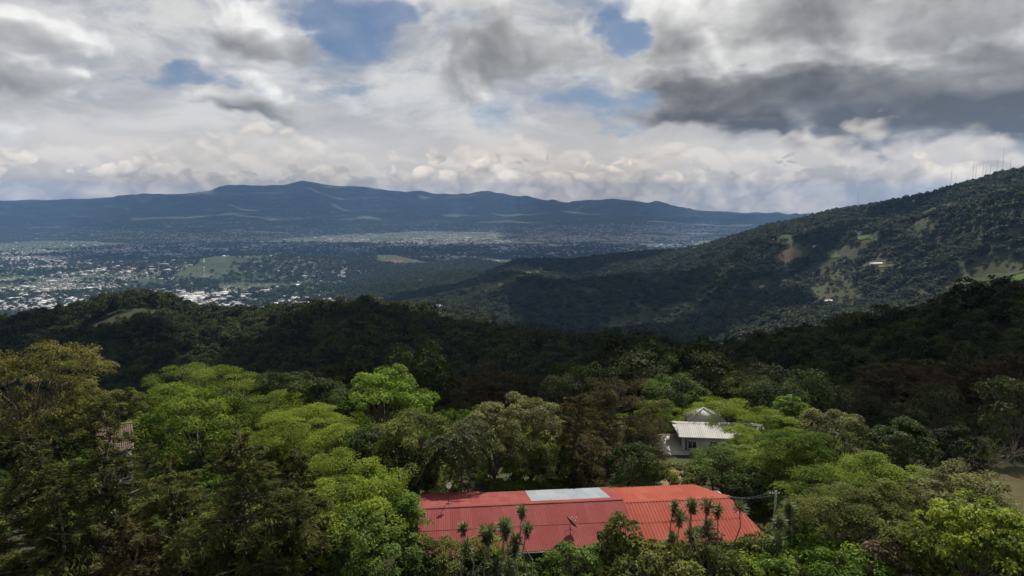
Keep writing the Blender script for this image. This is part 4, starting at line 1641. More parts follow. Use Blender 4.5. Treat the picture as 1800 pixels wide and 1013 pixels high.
def build_woods():
    rng = np.random.default_rng(101)
    # --- wooded ridge: individual trees near, the mass behind
    amin, amax = az_of(-60), az_of(1860)
    out = []
    for (r0, r1, sp) in ((108, 200, 5.6), (200, 330, 6.5), (330, 560, 7.8), (560, 900, 9.0), (900, 1480, 11.0)):
        area = .5 * (amax - amin) * (r1 ** 2 - r0 ** 2)
        a, r = sunk_grid(int(area / sp ** 2), amin, amax, r0, r1, rng)
        dc = np.interp(a, AZ, RIDGE_D)
        k = r < 1.18 * dc
        out.append(np.stack([a[k], r[k], np.full(k.sum(), sp)], -1))
    F = np.concatenate(out)
    x, y = np.sin(F[:, 0]) * F[:, 1], np.cos(F[:, 0]) * F[:, 1]
    z = ground(x, y)
    # keep clear of the lawn, the cleared crown of the left hill, and the houses on the ridge
    keep = ~((x > 46) & (x < 72) & (y < 84))
    for (px, py, rad) in CLEAR:
        q = land([px], [py])[0]
        keep &= np.hypot(x - q[0], y - q[1]) > rad
    pxx = 900 + 1200 * x / y
    keep &= ~((pxx > 725) & (pxx < 995) & (F[:, 1] > 112) & (F[:, 1] < 182))
    keep &= ~((pxx > 1465) & (F[:, 1] > 112) & (F[:, 1] < 172) & (rng.random(len(F)) < .8))
    F, x, y, z = F[keep], x[keep], y[keep], z[keep]
    r = F[:, 1]
    size = F[:, 2] * rng.uniform(.95, 1.75, len(F))
    size *= np.where(vnoise(x / 60, y / 60, 5) > .55, 1.12, .92)
    zs = rng.uniform(.85, 1.35, len(F))
    rot = rng.uniform(0, 2 * PI, len(F))
    # what can be seen at all: crest sightline test
    T = (ZG - CAM_H + 9) / RR[None]
    TM = np.maximum.accumulate((ZG - CAM_H + 4) / RR[None], axis=1)
    ia = np.clip(np.searchsorted(AZ, F[:, 0]) - 1, 0, len(AZ) - 2)
    jr = np.clip(np.searchsorted(RR, r) - 2, 0, len(RR) - 1)
    mytop = (z + size * .9 - CAM_H) / r
    seen = mytop > TM[ia, jr] - .004
    F, x, y, z, r, size, zs, rot = (q[seen] for q in (F, x, y, z, r, size, zs, rot))
    # individuals: those that show largest
    show = size / r
    order = np.argsort(-show)
    ind = order[:175]
    rest = order[175:]
    lod1 = [crown_lod(300 + k, 1.0 * 10, 10, 1900, .62, style='feather' if k % 3 == 1 else 'round') for k in range(6)]
    crowns = [p.leaf_mesh('crown') for p in lod1]
    trunks = [p.wood_mesh('trunk') for p in lod1]
    for k, i in enumerate(ind):
        v = int(rng.integers(0, 6))
        px = 900 + 1200 * x[i] / y[i]
        side = 'in the shaded hollow behind the garden at the left' if px < 620 else ('in the shaded hollow behind the palm clump and cypress' if px < 1150 else ('on the shaded slope behind the white house' if px < 1500 else 'on the dark slope above the lawn at the right'))
        s = size[i] / 10
        form = ('large ' if size[i] > 9.4 else ('small ' if size[i] < 7.2 else 'middle-sized ')) + ('dark tree with layered crown ' if v % 3 == 1 else 'dark round-crowned tree ')
        root = thing('forest_tree', form + side, 'tree', (x[i], y[i], z[i] - .3), rot[i], 'trees ' + side, (s, s, s * zs[i]))
        obj('trunk', trunks[v], M['bark'], root)
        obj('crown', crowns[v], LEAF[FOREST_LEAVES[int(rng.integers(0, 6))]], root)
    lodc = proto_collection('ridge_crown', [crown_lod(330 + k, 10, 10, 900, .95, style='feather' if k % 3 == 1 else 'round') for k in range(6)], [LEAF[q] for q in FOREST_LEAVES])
    lodf = proto_collection('ridge_crown_far', [crown_lod(350 + k, 10, 10, 330, 1.6) for k in range(6)], [LEAF[q] for q in FOREST_LEAVES])
    nearm = r[rest] < 480
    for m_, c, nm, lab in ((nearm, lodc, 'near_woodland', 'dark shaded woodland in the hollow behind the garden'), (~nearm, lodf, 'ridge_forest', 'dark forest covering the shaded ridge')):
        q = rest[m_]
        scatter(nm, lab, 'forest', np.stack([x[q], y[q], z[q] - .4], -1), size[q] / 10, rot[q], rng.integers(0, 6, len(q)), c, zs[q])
    # --- side ridge
    n = 85000
    a, r = sunk_grid(n, az_of(560), az_of(1870), 900, 5200, rng)
    dc, d2, w = np.interp(a, AZ, RIDGE_D), np.interp(a, AZ, SIDE_D), np.interp(a, AZ, SIDE_W)
    x, y = np.sin(a) * r, np.cos(a) * r
    k = (r > 1.25 * dc) & (r < 1.05 * d2) & (w > .15)
    wood = fbm(x / 260, y / 260, 4, 61)
    k &= (wood + .25 * rng.random(n) > .47) | (r > .95 * d2)
    for (px, py, rad) in OPEN_FIELDS:
        q = land([px], [py], 700)[0]
        k &= ~((np.hypot(x - q[0], (y - q[1]) * .6)) < rad * .55)
    a, r, x, y = a[k], r[k], x[k], y[k]
    z = ground(x, y)
    lods = proto_collection('hillside_crown', [crown_lod(370 + k, 10, 10, 110, 2.8) for k in range(5)], [LEAF['side'], LEAF['forest'], LEAF['side'], LEAF['valley'], LEAF['side']])
    sz = rng.uniform(.8, 1.9, len(a)) * np.where(r > .93 * np.interp(a, AZ, SIDE_D), .85, 1.0)
    scatter('hillside_forest', 'patchy forest on the large hill below the antennas', 'forest', np.stack([x, y, z - 1.0], -1), sz, rng.uniform(0, 6.28, len(a)), rng.integers(0, 5, len(a)), lods, rng.uniform(.6, 1.1, len(a)))
    # --- scrub in the open parts of the hill
    n = 60000
    a, r = sunk_grid(n, az_of(700), az_of(1870), 900, 4200, rng)
    dc, d2, w = np.interp(a, AZ, RIDGE_D), np.interp(a, AZ, SIDE_D), np.interp(a, AZ, SIDE_W)
    x, y = np.sin(a) * r, np.cos(a) * r
    k = (r > 1.25 * dc) & (r < 1.0 * d2) & (w > .15) & (fbm(x / 90, y / 90, 3, 63) + .3 * rng.random(n) > .58)
    for (px, py, rad) in OPEN_FIELDS[:6]:
        q = land([px], [py], 700)[0]
        k &= ~((np.hypot(x - q[0], (y - q[1]) * .6)) < rad * .4)
    x, y = x[k], y[k]
    scrub = proto_collection('hillside_scrub', [crown_lod(380 + k, 7, 12, 60, 2.8) for k in range(4)], [LEAF['scrub'], LEAF['side'], LEAF['scrub'], LEAF['scrub']])
    scatter('hillside_scrub', 'light scrub scattered over the open parts of the large hill', 'scrub', np.stack([x, y, ground(x, y) - .8], -1), rng.uniform(.4, 1.0, len(x)), rng.uniform(0, 6.28, len(x)), rng.integers(0, 4, len(x)), scrub, rng.uniform(.6, 1.1, len(x)))
    # --- valley trees
    n = 46000
    a, r = sunk_grid(n, az_of(-60), az_of(1450), 2300, 9500, rng)
    r = 2300 + (r - 2300) * rng.random(n) ** .35
    x, y = np.sin(a) * r, np.cos(a) * r
    d2, w = np.interp(a, AZ, SIDE_D), np.interp(a, AZ, SIDE_W)
    k = (r > 1.15 * d2) | (w < .3)
    k &= fbm(x / 420, y / 420, 4, 71) + .2 * rng.random(n) > .52
    a, r, x, y = a[k], r[k], x[k], y[k]
    lodv = proto_collection('valley_crown', [crown_lod(390 + k, 10, 12, 70, 3.6) for k in range(4)], [LEAF['valley'], LEAF['side'], LEAF['valley'], LEAF['valley']])
    scatter('valley_woodland', 'dark belts of trees between the houses on the valley floor', 'forest', np.stack([x, y, ground(x, y) - 1.5], -1), rng.uniform(.9, 2.3, len(a)), rng.uniform(0, 6.28, len(a)), rng.integers(0, 4, len(a)), lodv, rng.uniform(.6, 1.0, len(a)))
    # --- undergrowth below the garden trees
    n = 900
    a, r = sunk_grid(n, az_of(-80), az_of(1880), 34, 116, rng)
    x, y = np.sin(a) * r, np.cos(a) * r
    lx = (x - HOUSE_X) * math.cos(HOUSE_ROT) + (y - HOUSE_Y) * math.sin(HOUSE_ROT)
    ly = -(x - HOUSE_X) * math.sin(HOUSE_ROT) + (y - HOUSE_Y) * math.cos(HOUSE_ROT)
    k = ~((lx > -1.5) & (lx < 30) & (ly > -2.2) & (ly < 12.0))
    k &= ~((x > 12.0) & (x < 21.5) & (y > 58) & (y < 81)) & ~((x > 16.5) & (x < 31) & (y > 79.5) & (y < 92)) & ~((x > 43) & (x < 72) & (y > 57) & (y < 86)) & ~((x > -3.5) & (x < 11.5) & (y > 59) & (y < 67))
    x, y = x[k], y[k]
    und = proto_collection('undergrowth_bush', [broad_tree(410 + k, 1.8, 2.6, 1500, leaf=.20, base=.02, lobes=5) for k in range(5)], [LEAF['olive'], LEAF['glossy'], LEAF['lime'], LEAF['dark'], LEAF['bright']])
    scatter('undergrowth', 'low mixed undergrowth between the garden trees', 'undergrowth', np.stack([x, y, ground(x, y) - .1], -1), rng.uniform(.55, 1.25, len(x)), rng.uniform(0, 6.28, len(x)), rng.integers(0, 5, len(x)), und)


CLEAR = [(1342, 612, 22), (1358, 612, 18), (838, 586, 22), (1258, 630, 12), (215, 562, 60), (1240, 634, 10), (1290, 650, 12)]
OPEN_FIELDS = [(1480, 446, 70), (1400, 450, 75), (1520, 421, 45), (1540, 464, 60), (1740, 500, 110), (1440, 470, 40), (1650, 372, 80), (1560, 470, 50), (1340, 500, 60), (1470, 520, 90), (930, 480, 110), (880, 500, 120), (1620, 400, 60), (1380, 420, 50)]
build_woods()


# ------------------------------------------------------------------ tall brown casuarinas in the shaded hollow
def build_casuarinas():
    rows = [(742, 660, 'leftmost'), (772, 650, 'second'), (800, 662, 'third'), (828, 655, 'fourth'), (858, 640, 'fifth and tallest'), (890, 652, 'sixth'), (918, 660, 'seventh'), (948, 658, 'eighth'), (975, 670, 'rightmost')]
    protos = []
    for k in range(4):
        p = conifer(500 + k, 15, 6.0, 5200, needle=.8, power=.42, upsweep=.55, droop=.04, ragged=.3, thin=.16, base=.10)
        protos.append((p.leaf_mesh('crown'), p.wood_mesh('trunk')))
    rng = random.Random(6)

    def put(px, py, D, lab, grp, leaf):
        d = ray(px, py)
        x, y = D * d[0] / d[1], D
        z = float(ground(x, y))
        h = CAM_H + D * d[2] / d[1] - z
        c, t_ = protos[rng.randrange(4)]
        s = h / 15
        root = thing('casuarina_tree', lab, 'tree', (x, y, z - .3), rng.uniform(0, 6.28), grp, (max(s, .8) * 1.05, max(s, .8) * 1.05, s))
        obj('trunk', t_, M['bark'], root)
        obj('crown', c, LEAF[leaf], root)
    for px, py, w in rows:
        put(px, py, rng.uniform(150, 172), w + ' of the brownish casuarinas in the hollow above the palm clump', 'casuarinas in the hollow', 'brown')
    right = [(1470, 690), (1500, 672), (1530, 650), (1560, 640), (1592, 632), (1618, 650), (1645, 636), (1672, 655), (1700, 660), (1728, 640), (1758, 628), (1790, 618), (1490, 715), (1810, 645), (1775, 668)]
    names = ['smallest casuarina at the left of the right-hand group', 'low casuarina second in the right-hand group', 'casuarina third from the left in the right-hand group', 'casuarina fourth from the left in the right-hand group', 'casuarina above the dark round tree',
             'short casuarina just right of the one above the round tree', 'casuarina midway along the right-hand group', 'short casuarina right of the midway one', 'casuarina above the bare pale tree', 'reddish casuarina right of the bare tree', 'tall casuarina third from the right edge', 'tallest casuarina at the right edge',
             'lowest casuarina beside the grey-green tree', 'casuarina cut by the right edge', 'front casuarina below the tall ones at the right edge']
    for (px, py), lab in zip(right, names):
        put(px, py, rng.uniform(128, 165), lab, 'casuarinas on the right', 'brown')
    # trees that stand out on the crest of the dark ridge
    crest = [(614, 532, 900, 13, 'tall tree on the highest point of the dark ridge'), (868, 566, 770, 12, 'tree right of the grey-roofed house on the ridge'), (980, 592, 660, 13, 'small round tree on the ridge crest left of the dark pair'), (1041, 598, 610, 13, 'round dark tree on the ridge crest beside the pylon'), (1075, 600, 585, 17, 'broad dark tree on the ridge crest, right of the round one'),
             (1120, 604, 560, 12, 'low tree on the ridge crest at the saddle'), (1215, 602, 480, 11, 'tree on the ridge crest left of the brown-roofed houses'), (1385, 576, 385, 15, 'left tree of the dark clump right of the brown-roofed houses'), (1412, 570, 380, 17, 'middle tree of the dark clump right of the brown-roofed houses'), (1436, 580, 380, 14, 'right tree of the dark clump beside the tall crest tree'),
             (1490, 552, 372, 20, 'tall spreading tree standing clear on the right part of the ridge'), (1545, 560, 368, 14, 'dark tree on the crest right of the tall spreading one')]
    for k, (px, py, D, w, lab) in enumerate(crest):
        d = ray(px, py)
        x, y = D * d[0] / d[1], D
        z = float(ground(x, y))
        h = max(CAM_H + D * d[2] / d[1] - z, 8)
        p = broad_tree(600 + k, h, min(w, h * 1.1), 3200, leaf=.8, style='feather' if k == 10 else 'round', base=.3 if k == 10 else .15, clump=w * .11)
        set_plant('crest_tree', lab, 'tree', p, (x, y, z - .3), 'forest')


build_casuarinas()


# ------------------------------------------------------------------ houses on the ridges and in the valley
TOWN_COL = {'white': plain_mat('white_town_roof', (.38, .38, .365), (.56, .56, .54), .2, .7, .2), 'grey': plain_mat('grey_town_roof', (.24, .25, .26), (.38, .39, .40), .2, .7, .2), 'rust': plain_mat('rusty_town_roof', (.20, .095, .065), (.30, .15, .10), .2, .8, .1), 'wall': plain_mat('town_wall', (.26, .25, .23), (.42, .40, .37), .2, .85, .1)}


def house_mesh(w, d, h, rh):
    """gabled house: walls, roof with overhang"""
    a, b = w / 2, d / 2
    wall = MB().box(-a, a, -b, b, -2.0, h).mesh('wall')
    o = .4
    rf = MB()
    v = [(-a - o, -b - o, h - .15), (a + o, -b - o, h - .15), (a + o, 0, h + rh), (-a - o, 0, h + rh), (a + o, b + o, h - .15), (-a - o, b + o, h - .15)]
    rf.put(v, [(0, 1, 2, 3), (3, 2, 4, 5)], [(0, 3, 5), (1, 4, 2)])
    return wall, rf.mesh('roof')


def build_towns():
    rng = np.random.default_rng(33)
    n = 38000
    # towns: centre px, py, half sizes, share, bias to white
    C = [(90, 535, 190, 34, .16), (300, 525, 150, 18, .07), (470, 543, 120, 14, .05), (560, 532, 90, 20, .03), (150, 470, 160, 24, .06), (60, 452, 130, 16, .04), (330, 440, 200, 10, .05), (560, 428, 220, 14, .07), (760, 425, 150, 14, .06), (880, 450, 160, 12, .05), (720, 545, 60, 24, .03), (780, 535, 60, 20, .02),
         (1000, 430, 200, 20, .12), (1150, 420, 160, 18, .11), (1240, 405, 110, 14, .08), (850, 418, 300, 22, .20), (420, 420, 340, 22, .14), (1080, 400, 220, 8, .03), (700, 395, 400, 12, .03), (200, 410, 250, 16, .02), (640, 480, 160, 14, .02), (900, 500, 80, 24, .012), (800, 470, 200, 16, .03), (450, 372, 420, 26, .02), (1050, 378, 250, 12, .012)]
    P = np.array([c[4] for c in C])
    k = rng.choice(len(C), n, p=P / P.sum())
    c = np.array(C)[k]
    px = c[:, 0] + c[:, 2] * np.clip(rng.normal(0, .55, n), -1.3, 1.3)
    py = c[:, 1] + c[:, 3] * np.clip(rng.normal(0, .55, n), -1.3, 1.3)
    q = land(px, py, 900)
    qa = np.arctan2(q[:, 0], q[:, 1])
    onhill = (np.interp(qa, AZ, SIDE_W) > .3) & (q[:, 3] < 1.25 * np.interp(qa, AZ, SIDE_D)) & (rng.random(n) > .06)
    ok = np.isfinite(q[:, 0]) & (q[:, 3] > 1500) & (q[:, 3] < 21000) & ~onhill
    px, py, q, k = px[ok], py[ok], q[ok], k[ok]
    # streets and gaps: quarters of town separated by green
    den = fbm(q[:, 0] / 330, q[:, 1] / 330, 3, 91)
    ok = (den + .16 * rng.random(len(q)) > .47) & (fbm(q[:, 0] / 160, q[:, 1] / 220, 2, 95, True) + .12 * rng.random(len(q)) > .52)
    q, px, py = q[ok], px[ok], py[ok]
    r = q[:, 3]
    n = len(q)
    big = (rng.random(n) < .07) & ((py < 462) | (px < 560))
    w = np.where(big, rng.uniform(22, 62, n), rng.uniform(8, 17, n))
    d = np.where(big, rng.uniform(16, 40, n), rng.uniform(7, 12, n))
    h = np.where(big, rng.uniform(6, 11, n), rng.uniform(3, 6.5, n))
    rh = np.where(big, h * .12, rng.uniform(.8, 2.0, n))
    g_ = .28 + .25 * (vnoise(q[:, 0] / 500, q[:, 1] / 500, 9) - .5)
    rot = g_ + rng.choice([0, PI / 2], n) + rng.normal(0, .08, n)
    colr = np.where(big, rng.choice(3, n, p=[.62, .33, .05]), rng.choice(3, n, p=[.36, .34, .30]))
    cosr, sinr = np.cos(rot), np.sin(rot)
    show = np.where(big, w * .8, w) * np.maximum(h, 4) / r ** 2
    order = np.argsort(-show)
    names = ['white', 'grey', 'rust']
    # the largest ones are individuals
    cache = {}
    for i in order[:235]:
        key = (bool(big[i]), int(rng.integers(0, 4)))
        if key not in cache:
            cache[key] = house_mesh(1.0 * (50 if key[0] else 12), (26 if key[0] else 9), (8 if key[0] else 4.2) + .4 * key[1], (1.0 if key[0] else 1.3) + .2 * key[1])
        wall, roof = cache[key]
        b0 = 50 if key[0] else 12
        s = w[i] / b0
        where = 'in the valley town at the far left' if px[i] < 300 else ('in the valley just beyond the dark ridge' if px[i] < 620 else ('on the slope below the pylon' if px[i] < 960 else 'in the plain left of the large hill'))
        kind = {0: 'white', 1: 'grey', 2: 'rust red'}[int(colr[i])]
        lab = (f'long {kind} roofed warehouse ' if big[i] else f'small {kind} roofed house ') + where
        root = thing('warehouse' if big[i] else 'town_house', lab, 'warehouse' if big[i] else 'house', (q[i, 0], q[i, 1], q[i, 2]), rot[i], lab.replace('roofed warehouse', 'roofed warehouses').replace('roofed house', 'roofed houses'), (s, d[i] / (26 if key[0] else 9), 1.0))
        obj('wall', wall, TOWN_COL['wall'], root)
        obj('roof', roof, TOWN_COL[names[int(colr[i])]], root)
    # the rest of the town: one mass
    i = order[235:]
    m = len(i)
    a, b = w[i] / 2, d[i] / 2
    hh, zz = h[i], q[i, 2]
    X = np.stack([-a, a, a, -a, -a, a, a, -a, -a, a], -1)
    Y = np.stack([-b, -b, b, b, -b, -b, b, b, 0 * b, 0 * b], -1)
    Zz = np.stack([zz - 3] * 4 + [zz + hh] * 4 + [zz + hh + rh[i]] * 2, -1)
    xx = q[i, 0:1] + X * cosr[i][:, None] - Y * sinr[i][:, None]
    yy = q[i, 1:2] + X * sinr[i][:, None] + Y * cosr[i][:, None]
    V = np.stack([xx, yy, Zz], -1).reshape(-1, 3)
    base = (np.arange(m) * 10)[:, None, None]
    quads = np.array([[0, 1, 5, 4], [2, 3, 7, 6], [4, 5, 9, 8], [7, 8, 9, 6]])[None] + base
    quads[:, 3] = np.array([[8, 9, 6, 7]]) + base[:, 0]
    sides = np.array([[1, 2, 6, 5], [3, 0, 4, 7]])[None] + base
    tri = np.array([[5, 6, 9], [7, 4, 8]])[None] + base
    mi_q = np.stack([np.full(m, 3), np.full(m, 3), colr[i], colr[i]], -1).ravel()
    mi = np.concatenate([mi_q, np.full(2 * m, 3), np.full(2 * m, 3)])
    me = mesh_np('valley_town', V, [quads.reshape(-1, 4), sides.reshape(-1, 4), tri.reshape(-1, 3)], mat_idx=mi)
    for nm in names + ['wall']:
        me.materials.append(TOWN_COL[nm])
    tag(obj('valley_town', me), 'thousands of distant white and grey roofs spread over the valley', 'town', None, 'stuff')
    # single buildings that can be told apart
    S_ = [(838, 584, 700, 15, 8, 3.4, 'grey', 'grey-roofed house standing on the dark ridge crest', 1.0), (1340, 606, 330, 13, 9, 5.0, 'rust', 'two-storey house with brown gable roof on the saddle of the ridge', 2.2), (1364, 608, 330, 11, 7, 3.2, 'rust', 'low brown-roofed house right of the brown gable house', 1.4), (1258, 629, 300, 6, 4, 2.4, 'white', 'tiny white-roofed shed in the dark wood left of the brown houses', .8), (1246, 641, 300, 5, 4, 2.4, 'grey', 'tiny grey shed below the white-roofed shed', .8), (1291, 648, 260, 6, 5, 2.6, 'grey', 'grey-roofed hut among dark trees above the shiny-leaved row', 1.0),
          (668, 526, 900, 46, 18, 12, 'rust', 'long orange-roofed block on the slope beyond the ridge', 1.5), (520, 501, 900, 42, 26, 9, 'white', 'bright white domed hall among trees in the valley', 6.0), (1541, 464, 900, 34, 12, 5, 'white', 'long white barn in the fields of the large hill', 2.0), (1455, 528, 900, 22, 9, 4, 'white', 'white shed low on the large hill', 1.2), (1112, 583, 900, 16, 9, 4, 'white', 'white-roofed house at the foot of the large hill', 1.5), (1120, 589, 900, 18, 9, 4, 'grey', 'grey-roofed house beside the white one at the foot of the hill', 1.5),
          (1435, 434, 900, 20, 9, 4, 'grey', 'grey-roofed farm above the brown field', 1.2), (1340, 503, 900, 24, 10, 4, 'rust', 'brown-roofed farm on the lower large hill', 1.3), (732, 509, 900, 40, 20, 6, 'white', 'pale blue-white shed roof on the green slope', 1.2), (1535, 385, 900, 18, 10, 5, 'white', 'tiny white house high on the large hill', 1.3), (50, 573, 900, 60, 30, 22, 'white', 'white block at the foot of the left hill', .5), (1608, 352, 900, 12, 8, 4, 'white', 'white speck of a house near the hill crest', 1.3)]
    for (px, py, rm, w, d, h, col, lab, rh) in S_:
        q = land([px], [py + 3], rm)[0]
        if not np.isfinite(q[0]):
            continue
        if px < 900 and rm == 900 and q[3] < 1600:
            q = land([px], [py + 3], 1700)[0]
        wall, roof = house_mesh(w, d, h, rh)
        root = thing('farm_house' if px > 1000 else 'hill_house', lab, 'house', (q[0], q[1], q[2]), .25 if px != 1340 else .9)
        obj('wall', wall, TOWN_COL['wall'], root)
        obj('roof', roof, TOWN_COL[col], root)


build_towns()


# ------------------------------------------------------------------ open fields on the large hill
M['field_green'] = plain_mat('fresh_pasture', (.060, .100, .022), (.085, .125, .032), .02, .95, .05)
M['field_brown'] = plain_mat('ploughed_field', (.085, .062, .042), (.12, .090, .062), .03, .95, .05)
M['field_olive'] = plain_mat('dry_pasture', (.060, .070, .026), (.090, .095, .038), .02, .95, .05)


def build_fields():
    F = [('field_green', [(1500, 424), (1545, 424), (1532, 417), (1512, 417)], 'small bright green field on the large hill'),
         ('field_brown', [(1335, 455), (1405, 461), (1408, 444), (1390, 440)], 'bare brown field on the large hill'),
         ('field_olive', [(1435, 452), (1475, 452), (1472, 436), (1445, 436)], 'yellowish field right of the brown one'),
         ('field_olive', [(1540, 470), (1580, 474), (1570, 466), (1545, 465)], 'narrow light field below the white barn'),
         ('field_olive', [(1640, 508), (1800, 480), (1830, 470), (1700, 490)], 'long sunlit pasture spur at the right edge'),
         ('field_green', [(1720, 512), (1815, 492), (1830, 478), (1740, 498)], 'brightest green pasture above the dark right hill'),
         ('field_olive', [(855, 505), (920, 494), (905, 488), (862, 498)], 'light green pasture strip on the slope below the valley town'),
         ('field_brown', [(672, 466), (714, 470), (706, 458), (682, 458)], 'reddish bare hilltop in the valley'),
         ('field_olive', [(70, 476), (235, 468), (225, 463), (75, 470)], 'long pale field in the valley town at the left')]
    for mt, c, lab in F:
        q = land([p[0] for p in c], [p[1] for p in c], 900)
        if not np.isfinite(q).all():
            continue
        draped('field', mt, q[:, :2], lab, 18, 18, 1.2 if q[0, 3] < 4000 else 3.0, rag=14.0)


build_fields()


# ------------------------------------------------------------------ antenna masts on the hill, pylon in the valley
def mast(name, label, x, y, h, w, cat='antenna', grp=None, arms=0):
    z = float(ground(x, y))
    root = thing(name, label, cat, (x, y, z), .4, grp)
    mb = MB()
    for k in range(3):
        a = 2 * PI * k / 3
        mb.tube([(w * math.cos(a), w * math.sin(a), -2), (w * .25 * math.cos(a), w * .25 * math.sin(a), h)], w * .16, 4)
    for j in range(1, 9):
        t = j / 9
        ring = [(w * (1 - .75 * t) * math.cos(2 * PI * k / 3), w * (1 - .75 * t) * math.sin(2 * PI * k / 3), h * t) for k in range(4)]
        mb.tube(ring, w * .10, 4)
    mb.build('lattice', M['dark_metal'], root)
    MB().tube([(0, 0, h - .5), (0, 0, h * 1.18)], w * .14, 4).build('whip', M['dark_metal'], root)
    for k in range(arms):
        MB().box(-w * 3, w * 3, -w * .15, w * .15, h * (.72 + .13 * k), h * (.72 + .13 * k) + w * .3).build('cross_arm', M['dark_metal'], root)


def build_masts():
    spec = [(1673, 305, 22), (1682, 306, 14), (1711, 302, 26), (1716, 301, 16), (1728, 300, 20), (1733, 299, 16), (1741, 298, 14), (1753, 294, 18), (1762, 292, 30), (1775, 290, 16), (1512, 357, 20), (1405, 379, 14), (1340, 394, 14)]
    names = ['leftmost mast of the group on the hill top', 'short mast second in the hill-top group', 'tall thin mast left of the middle of the hill-top group', 'mast beside the tall thin one', 'mast in the middle of the hill-top group', 'mast just right of the middle of the group', 'shorter mast right of the middle pair', 'mast left of the tallest one', 'tallest mast near the summit of the hill',
             'short mast nearest the summit', 'single mast halfway along the hill crest', 'small mast low on the hill crest', 'lowest small mast on the hill crest']
    for (px, py, hp), nm in zip(spec, names):
        a = az_of(px, 300)
        D = float(np.interp(a, AZ, SIDE_D)) * .995
        x, y = math.sin(a) * D, math.cos(a) * D
        mast('antenna_mast', nm, x, y, hp * D / F_PX + 8, .9, 'antenna', 'antenna masts along the hill crest')
    q = land([991], [598], 900)[0]
    mast('power_pylon', 'thin lattice power pylon beyond the ridge crest', q[0], q[1], 30, 1.6, 'pylon', None, 3)
    q = land([988], [497], 900)[0]
    mast('white_tower', 'slender pale tower on the green slope of the valley', q[0], q[1], 34, 2.2, 'tower')


build_masts()
